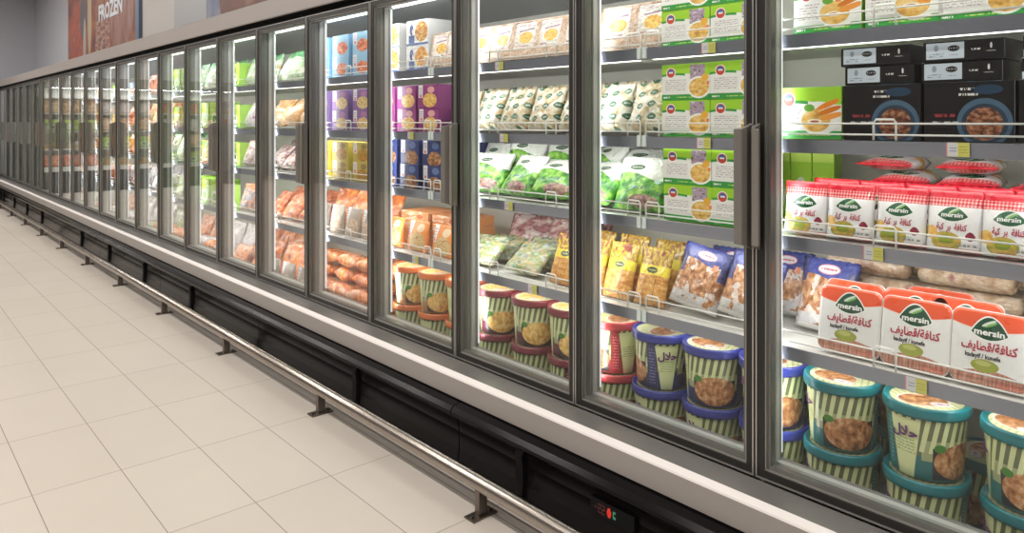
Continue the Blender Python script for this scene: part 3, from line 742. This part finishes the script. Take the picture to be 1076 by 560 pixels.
MT = {'purple': plain('purple_ink', (.13, .03, .16), .4), 'red': plain('red_ink', (.42, .015, .05), .4), 'black': plain('black_ink', (.02, .02, .03), .4), 'white': plain('white_ink', (.85, .86, .84), .4)}
HALAL = '\uFEDD\uFEFC\uFEA3'
KUN = '\uFE94\uFED3\uFE8E\uFEE8\uFEDB'; QAT = '\uFED2\uFEF3\uFE8E\uFEC4\uFED7'; KUBBA = '\uFE94\uFE92\uFEDB'; BAR = '\uFEAE\uFE91'
for k in TUBS: tub(k)
carton('green', 'green and white carton', 'green and white vegetable cartons', .186, .10, .119, 'green', 'lime_side')
carton('carrot', 'white green carrot-picture carton', 'carrot picture cartons', .19, .15, .147, 'carrot', 'lime_side')
carton('lime', 'lime green carton', 'lime green cartons', .17, .14, .17, 'lime', 'lime_side')
carton('limethin', 'thin lime upright carton', 'thin lime cartons', .045, .035, .15, 'lime', 'lime_side')
carton('ygreen', 'yellow green carton', 'yellow green cartons', .17, .14, .15, 'yellowgreen', 'must_side')
carton('black', 'large black meal carton', 'large black ready-meal cartons', .195, .16, .147, 'black', 'black_side')
carton('flat', 'flat black pale-label carton', 'flat black cartons with pale labels', .178, .15, .050, 'flat', 'black_side')
carton('flat2', 'flat black orange-picture carton', 'flat black cartons with orange pictures', .17, .15, .050, 'flat2', 'black_side')
carton('bluewhite', 'white and blue carton', 'white and blue cartons', .185, .15, .122, 'bluewhite', 'white_side')
carton('purple', 'purple food-picture carton', 'purple cartons', .165, .14, .112, 'purple', 'purple_side')
carton('navy', 'navy blue carton', 'navy blue cartons', .162, .14, .118, 'navy', 'navy_side')
carton('lightblue', 'light blue white-badge carton', 'light blue cartons', .18, .14, .118, 'lightblue', 'blue_side')
carton('violet', 'violet white-badge carton', 'violet cartons', .18, .12, .112, 'violet', 'violet_side')
carton('mustard', 'mustard yellow carton', 'mustard yellow cartons', .18, .12, .106, 'mustard', 'must_side')
carton('orangeflat', 'flat orange carton', 'flat orange cartons', .24, .20, .045, 'orangeflat', 'orange_side')
pouch('gingham', 'gingham_pouch', 'pouch', 'red gingham white pouch', 'red gingham pouches on the third shelf', .130, .150, .050, 'gingham', .0022, 1, extra=[
    ('lettering', 'mersin', .0155, MT['white'], .0900, 0, 1.15, .0004),
    ('lettering', KUBBA + '  ' + BAR + '  ' + KUN, .0215, MT['red'], .0600, 0, .62, .0005)], crimp=.96)
pouch('grey', 'food_pouch', 'pouch', 'beige white-badge pouch', 'beige white-badge pouches', .16, .16, .05, 'grey', .002, 2)
pouch('orangepack', 'food_pouch', 'pouch', 'orange white-badge pouch', 'orange white-badge pouches', .17, .15, .06, 'orangepack', .002, 2)
BG = dict(nugget=('blue-topped clear nugget bag', .175, .205, .075, .006), yellow=('yellow-banded orange strip bag', .135, .20, .045, .0025), leaf=('clear leaf-logo bag', .17, .18, .09, .006),
          veg=('green white-topped vegetable bag', .235, .21, .075, .005), salmon=('pink salmon-coloured bag', .21, .17, .07, .008), orangebag=('orange frozen food bag', .20, .18, .07, .007),
          redbag=('red orange bag', .20, .18, .07, .006), brownbag=('brown speckled bag', .20, .18, .07, .006), bread=('golden croquette bag', .22, .20, .09, .008),
          fish=('pale green fish bag', .21, .16, .05, .005), plum=('plum brown bag', .24, .18, .06, .006), gwbag=('green and white bag', .18, .20, .07, .004),
          dark=('dark orange-topped bag', .20, .19, .07, .006), whitebag=('white and purple bag', .20, .18, .08, .006))
for i, (k, (desc, w, h, T, lump)) in enumerate(BG.items()):
    pouch(k, 'frozen_food_bag', 'bag', desc, desc + 's', w, h, T, k, lump, 5 + i * 2.3)
def tray_mesh(name, w, h, d, mats, rad=.02, rim=.0):
    b = MB(); pts = []
    for cx, cy, a0 in ((w / 2 - rad, rad, -90), (w / 2 - rad, h - rad, 0), (-w / 2 + rad, h - rad, 90), (-w / 2 + rad, rad, 180)):
        for k in range(6):
            a = math.radians(a0 + k * 18); pts.append((cx + rad * math.cos(a), cy + rad * math.sin(a)))
    def loop(s, y):
        return [(x * s, y, h / 2 + (z - h / 2) * s) for x, z in pts]
    L = [loop(.93, -d / 2 - .0), loop(.985, -d / 2 + .003), loop(1.0, -d / 2 + .004), loop(1.0, -d / 2 + .007), loop(.95, -d / 2 + .010), loop(.86, d / 2)]
    uvf = lambda q: [(x / w + .5, z / h) for x, y, z in q]
    b.face(L[0], 0, uvf(L[0]))
    for k, (A, Bq) in enumerate(zip(L, L[1:])):
        for i in range(len(pts)):
            q = [A[i], Bq[i], Bq[(i + 1) % len(pts)], A[(i + 1) % len(pts)]]
            b.face(q, 0 if k == 0 else 1, uvf(q), k > 2)
    b.face(L[-1][::-1], 1)
    return b.mesh(name, mats)
def flatw(d0): return lambda x, z, d: (x, -d0 / 2 - .0006 - d, z)
kind('kadayif', 'pastry_tray', 'tray pack', 'orange-topped white tray pack', 'orange-topped white tray packs', .165, .045, .178, [
    (None, tray_mesh('pastry_tray', .165, .178, .045, [PRINT['kadayif'], PRINT['tray_rim']])),
    (0, text_mesh('lettering', 'mersin', .0200, MT['white'], .0003, flatw(.045), 1.2, .0006, .1265)),
    (0, text_mesh('lettering', QAT + '/' + KUN, .028, MT['red'], .0003, flatw(.045), .82, .0008, .0920)),
    (0, text_mesh('lettering', 'kadayif / kunefe', .0150, MT['black'], .0003, flatw(.045), .80, .0004, .0690, -.012))])
kind('tray', 'meat_tray', 'tray pack', 'white-label sliced meat tray', 'sliced meat trays on the top shelf', .165, .035, .165, [(None, tray_mesh('meat_tray', .165, .165, .035, [PRINT['tray'], PRINT['tray_rim']], .012))])
b = MB(); pf = [(0, 0)] + [(.028 * math.sin(a * PI / 12), .016 - .016 * math.cos(a * PI / 12)) for a in range(1, 7)] + [(.030, .07), (.029, .12), (.030, .18), (.028, .224)] + [(.028 * math.cos(a * PI / 12), .224 + .016 * math.sin(a * PI / 12)) for a in range(1, 6)] + [(0, .24)]
b.lathe(pf, 16, reps=1)
rm = b.mesh('pastry_roll', [PRINT['roll']])
rm.transform(Matrix.Rotation(PI / 2, 4, 'Y') @ Matrix.Translation((0, 0, -.12))); rm.transform(Matrix.Translation((0, 0, .031)))
kind('roll', 'pastry_roll', 'roll', 'beige film-wrapped pastry roll', 'beige pastry rolls', .24, .06, .061, [(None, rm)])

# ================================================================ PLACING
ITEMS = []
def put(key, Y, lv, X=2.0, z=0, rz=0, tilt=0, tier='', row='front', s=1.0, lie=False, sx=1.0, roll=0):
    """X = where the front face stands; Y = centre along the run; z = height above the shelf"""
    k = KINDS[key]
    root = None
    for par, me in k['proto']:
        nm = k['name'] if par is None else me.name.split('.')[0]
        o = bpy.data.objects.new(nm, me); COL.objects.link(o)
        if par is None: root = o
        else: o.parent = root
    d = k['d']
    if lie == 'top':   # flat on its back, top edge towards the aisle
        root.rotation_euler = (-PI / 2, 0, PI / 2 + rz); root.location = (X + k['h'] * s, Y, LEV[lv] + z + d / 2 * s + .002)
    elif lie:      # flat on its back, foot towards the aisle
        root.rotation_mode = 'XYZ'; root.rotation_euler = (-PI / 2 + tilt, 0, -PI / 2 + rz)
        root.location = (X, Y, LEV[lv] + z + d / 2 * s + .005)
    else:
        root.rotation_euler = (-tilt, roll, -PI / 2 + rz); z += abs(math.sin(roll)) * k['w'] * .5
        root.location = (X + d / 2 * math.cos(tilt), Y, LEV[lv] + z + d / 2 * s * math.sin(tilt) + .0008)
    root.scale = (s * sx, s, s)
    ITEMS.append(dict(o=root, key=key, Y=Y, X=X, lv=lv, tier=tier, row=row, z=z))
    return root
def row(key, Y0, Y1, lv, tiers=1, X=2.0, gap=.004, jit=.0018, tilt=0, rowname='front', rz=0, dz=0, n=None, tj=0, s=1.0, sx=1.0, xj=.004):
    k = KINDS[key]; p = k['w'] * s * sx + gap
    cnt = n or max(1, int((Y1 - Y0) / p + .25))
    step = (Y1 - Y0) / cnt
    for i in range(cnt):
        for t in range(tiers):
            nm = '' if tiers == 1 else ('lower' if t == 0 else ('upper' if t == tiers - 1 else 'middle'))
            put(key, Y0 + (i + .5) * step + R.uniform(-jit, jit), lv, X + R.uniform(0, xj), dz + t * (k['h'] + .0005) * s, rz + R.uniform(-1, 1) * jit * 3,
                tilt + R.uniform(-tj, tj), nm, rowname, s, sx=sx)
def heap(key, Y0, Y1, lv, rows=2, X=2.0, tilt=.6, s=1.0, dx=.13, dz=.02, gap=.0, seedrot=.18, z0=0):
    k = KINDS[key]; p = k['w'] * s + gap
    for r in range(rows):
        cnt = max(1, int((Y1 - Y0) / p + .3)); step = (Y1 - Y0) / cnt
        for i in range(cnt):
            put(key, Y0 + (i + .5) * step + (r % 2) * .03, lv, X + r * dx + R.uniform(0, .012), z0 + r * dz + R.uniform(0, .008), R.uniform(-seedrot, seedrot),
                tilt + R.uniform(-.12, .12), '', ['front', 'back', 'rear'][r], s)

# ---- first door: bottom deck tubs
def tubs(key, Ys, X=1.985, hi=2, row='front'):
    for y in Ys:
        for t in range(hi):
            a = R.uniform(0, 6.28) if row != 'front' else None
            o = put('tub_' + key, y, 0, X, t * .1885, tier=('' if hi == 1 else ['lower', 'upper'][t]), row=row)
            o.rotation_euler.z = a if a is not None else TROT.get((key, round(y, 2), t), R.uniform(0, 6.28))
TROT = {}
def face(u):    # rotation so that print column u (0..1) of the tub looks to the camera side of the aisle
    return 0
def tub_aim(Y, X, u):   # body point at angle a has u = 2a/(2pi) mod 1 ; aim it at the camera
    want = math.atan2(0 - Y, 0 - X); return want - u * PI
for key, y, t, u in (('teal', .93, 1, .66), ('teal', .93, 0, .70), ('teal', .71, 1, .42), ('teal', .71, 0, .68), ('teal', .48, 1, .70), ('teal', .48, 0, .66), ('teal', .27, 1, .4), ('teal', .27, 0, .5),
                     ('blue', 1.56, 1, .18), ('blue', 1.56, 0, .55), ('blue', 1.35, 1, .72), ('blue', 1.35, 0, .5), ('blue', 1.14, 1, .62), ('blue', 1.14, 0, .6), ('red', 1.77, 1, .06), ('red', 1.77, 0, .6), ('maroon', 2.43, 1, .68), ('maroon', 2.43, 0, .66), ('maroon', 2.2, 1, .70), ('maroon', 2.2, 0, .72), ('maroon', 1.98, 1, .7), ('maroon', 1.98, 0, .7), ('maroon', 1.99, 1, .7),
                     ('orange', 3.10, 1, .62), ('orange', 2.88, 1, .70), ('orange', 3.1, 0, .5), ('orange', 2.88, 0, .5), ('orange', 2.66, 1, .6)):
    TROT[(key, y, t)] = tub_aim(y, 2.085, u)
tubs('teal', (.93, .71, .48, .27)); tubs('teal', (.62,), X=2.22, hi=1, row='back'); tubs('teal', (.84, 1.05, .40), X=2.25, hi=2, row='back')
tubs('blue', (1.56, 1.35, 1.14)); tubs('blue', (1.26, 1.47), X=2.25, row='back'); tubs('red', (1.77,)); tubs('red', (1.70,), X=2.25, row='back')
tubs('maroon', (2.43, 2.20, 1.985)); tubs('maroon', (2.10, 2.32), X=2.25, row='back'); tubs('orange', (3.10, 2.88, 2.66)); tubs('orange', (2.80, 3.02), X=2.25, row='back')
# shelf 1
for y, rz in ((.88, .03), (.713, .0), (.548, -.02), (.385, .0)): put('kadayif', y, 1, 2.0, 0, rz, .17)
for y in (.90, .74, .62): put('kadayif', y, 1, 2.075, .004, 0, .17, row='middle')
put('kadayif', .70, 1, 2.135, .006, 0, .17, row='back')
for i, y in enumerate((.88, .62, .36)):
    for t in range(4): put('roll', y + t * .015, 1, 2.22, t * .0605, tier=['lowest', 'lower', 'upper', 'topmost'][t], row='back')
    for t in range(4): put('roll', y - .05, 1, 2.29, t * .0605, tier=['lowest', 'lower', 'upper', 'topmost'][t], row='rear')
put('nugget', 1.02, 1, 2.12, .0, -.1, .25, s=1.05); put('nugget', 1.20, 1, 2.22, .0, .1, .25, row='back'); pass
put('nugget', 1.40, 1, 2.0, 0, .12, .30, roll=.20); put('nugget', 1.215, 1, 2.0, 0, .16, .30, roll=.20)
put('nugget', 1.36, 1, 2.14, .0, .0, .30, row='back')
row('yellow', 1.50, 2.06, 1, X=2.0, tilt=.30, jit=.004, gap=0); row('yellow', 1.50, 2.0, 1, X=2.10, tilt=.30, rowname='back', s=1.06)
heap('fish', 2.09, 2.64, 1, 2, tilt=.95, dx=.12, dz=.0)
for y in (2.21, 2.47): put('plum', y, 1, 2.24, 0, .1, .45, row='back', s=1.15)
for y in (2.2, 2.45): put('plum', y, 1, 2.33, 0, -.1, .3, row='rear', s=1.25)
row('orangepack', 2.66, 3.30, 1, X=2.0, tilt=.1, jit=.003)
for t in range(3): row('orangeflat', 2.66, 3.30, 1, X=2.09, dz=.0 + t * .0455, rowname='back', n=2)
row('orangeflat', 2.7, 3.25, 1, X=2.10, dz=.137, rowname='back', n=2)
# shelf 2
for i, y in enumerate((.265, .385, .505, .625, .75, .88, 1.005)): put('gingham', y, 2, 1.995, .0, R.uniform(-.06, .06), .12)
for i, y in enumerate((.33, .455, .58, .705, .83, .95)): put('gingham', y, 2, 2.052, .002, R.uniform(-.08, .08), .14, row='middle', s=1.04)
for i, y in enumerate((.28, .46, .64, .82, 1.0)):
    for t in range(5 if i not in (0, 4) else 3):
        put('gingham', y + R.uniform(-.02, .02), 2, 2.13, t * .044, R.uniform(-.25, .25), 0, ['lower', 'middle', 'middle', 'middle', 'upper'][t], 'back', s=1.12, lie='top')
for y in (1.10, 1.175, 1.25): put('limethin', y, 2, 2.34, row='back', s=1.6)
row('green', 1.115, 1.49, 2, 2, gap=.001)
for y, X, z, rz, tl, r in ((1.62, 2.0, 0, .05, .42, 'front'), (1.84, 2.0, 0, -.1, .6, 'front'), (2.05, 2.0, 0, .12, .55, 'front'), (2.27, 2.0, 0, -.06, .62, 'front'), (2.48, 2.0, 0, .1, .6, 'front'),
                           (1.72, 2.10, .035, .2, .5, 'back'), (1.96, 2.10, .04, -.15, .45, 'back'), (2.16, 2.10, .045, .1, .6, 'back'), (2.40, 2.10, .045, .1, .5, 'back'), (2.6, 2.08, .02, 0, .5, 'back')):
    put('veg', y, 2, X + (.06 if r == 'back' else 0), z + (.01 if r == 'back' else 0), rz * 2.2, tl + R.uniform(-.15, .2), row=r, s=.93)
row('navy', 2.72, 3.30, 2, 2); row('navy', 2.70, 3.2, 2, 2, X=2.16, rowname='back')
# shelf 3
put('carrot', .988, 3, 2.0)
put('black', .79, 3, 2.0); put('black', .588, 3, 2.0); put('black', .386, 3, 2.0)
for k_, y, t in (('flat', .796, 0), ('flat', .806, 1), ('flat', .604, 0), ('flat', .598, 1), ('flat2', .395, 0), ('flat2', .39, 1)):
    put(k_, y, 3, 2.005 if t == 0 else 2.0, .1478 + t * .0508, R.uniform(-.03, .03), tier=['lower', 'upper'][t])
row('green', 1.122, 1.497, 3, 2, gap=.001)
row('leaf', 1.50, 2.73, 3, X=2.0, tilt=.3, jit=.004, gap=-.01, tj=.03); row('leaf', 1.52, 2.72, 3, X=2.12, tilt=.3, jit=.004, gap=-.005, tj=.03, s=1.1, rowname='back')
row('purple', 2.76, 3.32, 3, 2)
# shelf 4
put('carrot', .935, 4, 2.0); put('carrot', .735, 4, 2.0); put('green', .56, 4, 2.0); put('green', .56, 4, 2.0, .1195, tier='upper'); put('black', .36, 4, 2.0)
row('green', 1.122, 1.497, 4, 2, gap=.001)
for y in (1.545, 1.70): put('tray', y, 4, 2.0, 0, .05, .22)
for y in (1.60, 1.76): put('tray', y, 4, 2.05, .0, .0, .22, row='back')
for i in range(6): put('tray', 1.90 + i * .145, 4, 2.0, 0, R.uniform(-.06, .06), .26)
for i in range(6): put('tray', 1.95 + i * .145, 4, 2.055, 0, 0, .22, row='back')
row('bluewhite', 2.82, 3.32, 4, 2)
for y in (2.64, 2.76): put('tray', y, 4, 2.0, 0, .04, .15)
# ---- fifth to eighth doors
row('lightblue', 3.36, 4.05, 4, 2); row('violet', 3.36, 4.05, 3, 2); row('mustard', 3.36, 4.05, 2, 2)
row('grey', 3.34, 4.05, 1, tilt=.1); row('orangebag', 3.34, 4.05, 1, X=2.09, tilt=.3, s=1.3, n=3, jit=.01, rowname='back')
for i in range(4):
    put('salmon', 3.34 + i * .225, 0, 2.0, 0, R.uniform(-.1, .1), 0, 'bottom', s=1.1, lie=True)
    put('salmon', 3.34 + i * .225, 0, 2.02, .085, R.uniform(-.2, .2), 0, 'upper', s=1.1, lie=True)
    put(['salmon', 'orangebag', 'salmon', 'redbag'][i], 3.36 + i * .235, 0, 2.25, 0, R.uniform(-.1, .1), .25, '', 'back', s=1.13, sx=1.0)
    put('orangebag', 3.37 + i * .225, 0, 2.06, .17, R.uniform(-.2, .2), 0, 'topmost', 'front', s=1.0, lie=True)
for i in range(4):
    put(['salmon', 'orangebag'][i % 2], 3.33 + i * .225, 0, 2.07, .255, R.uniform(-.2, .2), 0, 'high', 'front', lie=True)
    put(['orangebag', 'redbag'][i % 2], 3.35 + i * .225, 0, 2.38, 0, R.uniform(-.1, .1), .1, 'tall', 'rear', s=1.6, sx=.62)
heap('gwbag', 4.10, 4.78, 4, 1, tilt=.3); heap('bread', 4.10, 4.78, 3, 2, tilt=.5); heap('brownbag', 4.10, 4.78, 2, 2, tilt=.6)
heap('redbag', 4.10, 4.78, 1, 2, tilt=.65); row('grey', 4.10, 4.78, 0, tilt=.08, s=1.2); row('orangebag', 4.12, 4.78, 0, X=2.10, tilt=.3, s=1.5, n=3, jit=.01, rowname='back')
for lv in (4, 3, 2):
    row('lime', 5.18, 5.51, lv); heap({4: 'gwbag', 3: 'whitebag', 2: 'brownbag'}[lv], 4.79, 5.17, lv, 1, tilt=.3)
row('limethin', 5.24, 5.5, 1, s=1.2); heap('dark', 4.80, 5.22, 1, 1, tilt=.3); heap('orangebag', 4.80, 5.20, 0, 2, tilt=.4, s=1.2); heap('salmon', 5.2, 5.5, 0, 2, tilt=.4, s=1.1)
row('orangebag', 4.8, 5.5, 0, X=2.30, tilt=.15, s=1.9, sx=.6, n=3, rowname='rear')
# ---- the far doors: mixed ranges, one segment per door
far = [
 ['gwbag', 'lime', 'ygreen', 'lime', 'whitebag'], ['lime', 'ygreen', 'gwbag', 'fish', 'salmon'], ['redbag', 'bread', 'mustard', 'whitebag', 'fish'],
 ['lightblue', 'redbag', 'orangebag', 'brownbag', 'whitebag'], ['green', 'mustard', 'ygreen', 'redbag', 'whitebag'], ['bluewhite', 'orangebag', 'redbag', 'whitebag', 'salmon'],
 ['mustard', 'ygreen', 'green', 'salmon', 'fish'], ['redbag', 'orangebag', 'lime', 'whitebag', 'salmon'], ['lime', 'green', 'orangebag', 'redbag', 'whitebag'], ['ygreen', 'redbag', 'mustard', 'fish', 'bread']]
yy = 5.52
for seg in far:
    for lv, k in zip((4, 3, 2, 1, 0), seg):
        if lv == 0:
            if yy < 9.5:
                for q in range(3):
                    for t in range(2): put(k if t == 0 else 'orangebag' if q % 2 else k, yy + .11 + q * .22, 0, 2.0 + .02 * t, t * .088, R.uniform(-.1, .1), 0, ['low', 'high'][t], 'front', lie=True)
            row(k, yy, yy + .66, lv, X=2.24 if yy < 9.5 else 2.0, tilt=.2, s=1.5, n=2, rowname='back')
        elif k in BG:
            row(k, yy, yy + .66, lv, tilt=.22, jit=.004, n=3, s=1.06)
            if yy < 8: row(k, yy, yy + .66, lv, X=2.14, tilt=.22, jit=.004, n=3, s=1.14, sx=.9, rowname='back')
        else: row(k, yy, yy + .66, lv, 1, n=3, s=1.15)
    yy += .69

# ---- labels
def door_no(it):
    x = col_of(it['X'], it['Y']); f = F(x) * 1.85
    return max(1, int((f - HINGE0) / DW) + 1)
SHN = {0: 'bottom deck', 1: 'second shelf', 2: 'third shelf', 3: 'fourth shelf', 4: 'top shelf'}
grp = {}
for it in ITEMS:
    it['door'] = door_no(it); grp.setdefault((it['key'], it['lv'], it['door'], it['row'], it['tier']), []).append(it)
for (key, lv, door, rw, tier), L in grp.items():
    K = KINDS[key]; L.sort(key=lambda i: (round(i['Y'], 2), i['z']))
    for i, it in enumerate(L):
        pos = f'{ORD[i + 1]} in {rw} row' if len(L) > 1 else f'{rw} row'
        lab = f"{K['desc']}, {tier + ', ' if tier else ''}{pos}, {SHN[lv]}, {ORD[min(door, 30)]} door"
        tag(it['o'], lab, K['cat'], K['group'])

# ================================================================ GUARD RAIL
e = bpy.data.objects.new('guard_rail', None); COL.objects.link(e); e.location = (1.63, Y_NEAR, 0)
tag(e, 'low brushed steel guard rail on short posts running along the freezers', 'guard rail')
def sub(mb, name, mats, par=e, **k):
    o = mb.obj(name, mats, par, **k)
    if par is e: o.location = (-1.63, -Y_NEAR, 0)
    return o
b = MB(); b.tube([(1.63, Y_NEAR, .112), (1.63, 15.8, .112)], .0275, 24); sub(b, 'tube', [M['steel']])
y = 1.227 * 1.63 - 1.21 * 2
while y < 15.7:
    b = MB(); b.box(1.612, 1.648, y - .012, y + .012, .006, .092); pst = sub(b, 'post', [M['steel_dark']])
    b = MB(); b.box(1.575, 1.685, y - .026, y + .026, .0, .006)
    for xx in (1.59, 1.67):
        for q in range(1): b.box(xx - .006, xx + .006, y - .006, y + .006, .006, .011)
    sub(b, 'foot_plate', [M['steel_dark']], pst)
    y += 1.209

# ================================================================ END OF THE AISLE (seen in the glass)
e = bpy.data.objects.new('open_chiller', None); COL.objects.link(e); e.location = (-.6, 16.3, 0)
tag(e, 'open multideck chiller across the far end of the aisle, seen mirrored in glass', 'chiller')
def sub2(mb, name, mats, **k):
    o = mb.obj(name, mats, e, **k); o.location = (.6, -16.3, 0); return o
b = MB(); b.box(-2.6, 1.20, 16.3, 17.2, 0, .42); sub2(b, 'base', [M['black_matt']])
b = MB(); b.box(-2.6, 1.20, 16.28, 17.2, .42, .50); sub2(b, 'bumper', [M['white_in']])
b = MB(); b.box(-2.6, 1.20, 16.9, 17.2, .5, 2.1); sub2(b, 'back_panel', [M['cream']])
b = MB(); b.box(-2.6, 1.20, 16.3, 17.2, 2.05, 2.25); sub2(b, 'canopy', [M['ledge_grey']])
for z in (.85, 1.2, 1.55, 1.85):
    b = MB(); b.box(-2.55, 1.15, 16.4, 16.9, z - .02, z); sub2(b, 'shelf', [M['white_in']])
b = MB(); b.box(1.22, 1.68, 15.9, 17.2, 0, 2.3); o = b.obj('side_panel', [M['black_matt']])
tag(o, 'matt dark upright partition between chiller and freezer row at the far end', 'partition')
la = bpy.data.lights.new('chiller_light', 'AREA'); la.shape = 'RECTANGLE'; la.size = 3.5; la.size_y = .06; la.energy = 38
lo = link('chiller_light', la); lo.location = (-.7, 16.42, 2.04)
kk = ['redbag', 'mustard', 'lime', 'bread', 'whitebag']
for li, z in enumerate((.5, .85, 1.2, 1.55)):
    for i in range(11):
        key = kk[(li + i // 3) % 5]; K = KINDS[key]
        o = link(K['name'], K['proto'][0][1]); o.location = (1.0 - i * .33, 16.55, z + .003); o.scale = (1.45, 1.15, 1.28)
        tag(o, f"large {K['desc']} in the far chiller, {ORD[i + 1]} along, level {ORD[li + 1]}", K['cat'], 'packs in the far open chiller')

# ================================================================ LIGHT
n = 0
for x in (-.3, -2.6):
    for k in range(7):
        y = -2.2 + k * 3.0
        b = MB(); b.box(x - .08, x + .08, y - .7, y + .7, 4.12, 4.2); o = b.obj('ceiling_light', [M['canopy']])
        n += 1
        tag(o, f'long white ceiling light over the aisle, {ORD[n]} of fourteen', 'ceiling light', 'ceiling lights over the aisle')
        la = bpy.data.lights.new('ceiling_lamp', 'AREA'); la.shape = 'RECTANGLE'; la.size = .14; la.size_y = 1.3; la.energy = 50; la.color = (1, .945, .88)
        lo = link('ceiling_lamp', la); lo.location = (x, y, 4.115)
w = bpy.data.worlds.new('World'); SC.world = w; w.use_nodes = True
w.node_tree.nodes['Background'].inputs[0].default_value = (.8, .87, 1, 1); w.node_tree.nodes['Background'].inputs[1].default_value = .3

# ================================================================ CAMERA
cd = bpy.data.cameras.new('Camera'); cam = link('Camera', cd); SC.camera = cam
cam.location = (0, 0, CAMH); cam.rotation_euler = (PI / 2, 0, -math.atan2(.6645, .7473))
cd.sensor_width = 36; cd.lens = 767 / 1076 * 36; cd.shift_y = -(280 - 127.5) / 1076; cd.clip_start = .05
SC.view_settings.view_transform = 'Standard'; SC.view_settings.look = 'None'; SC.view_settings.exposure = 0.0; SC.view_settings.gamma = 1
SC.view_settings.use_curve_mapping = False
cy = SC.cycles; cy.use_denoising = True; cy.max_bounces = 10; cy.diffuse_bounces = 3; cy.glossy_bounces = 4; cy.transparent_max_bounces = 24
cy.sample_clamp_indirect = 4; cy.caustics_reflective = False; cy.caustics_refractive = False; cy.use_light_tree = True
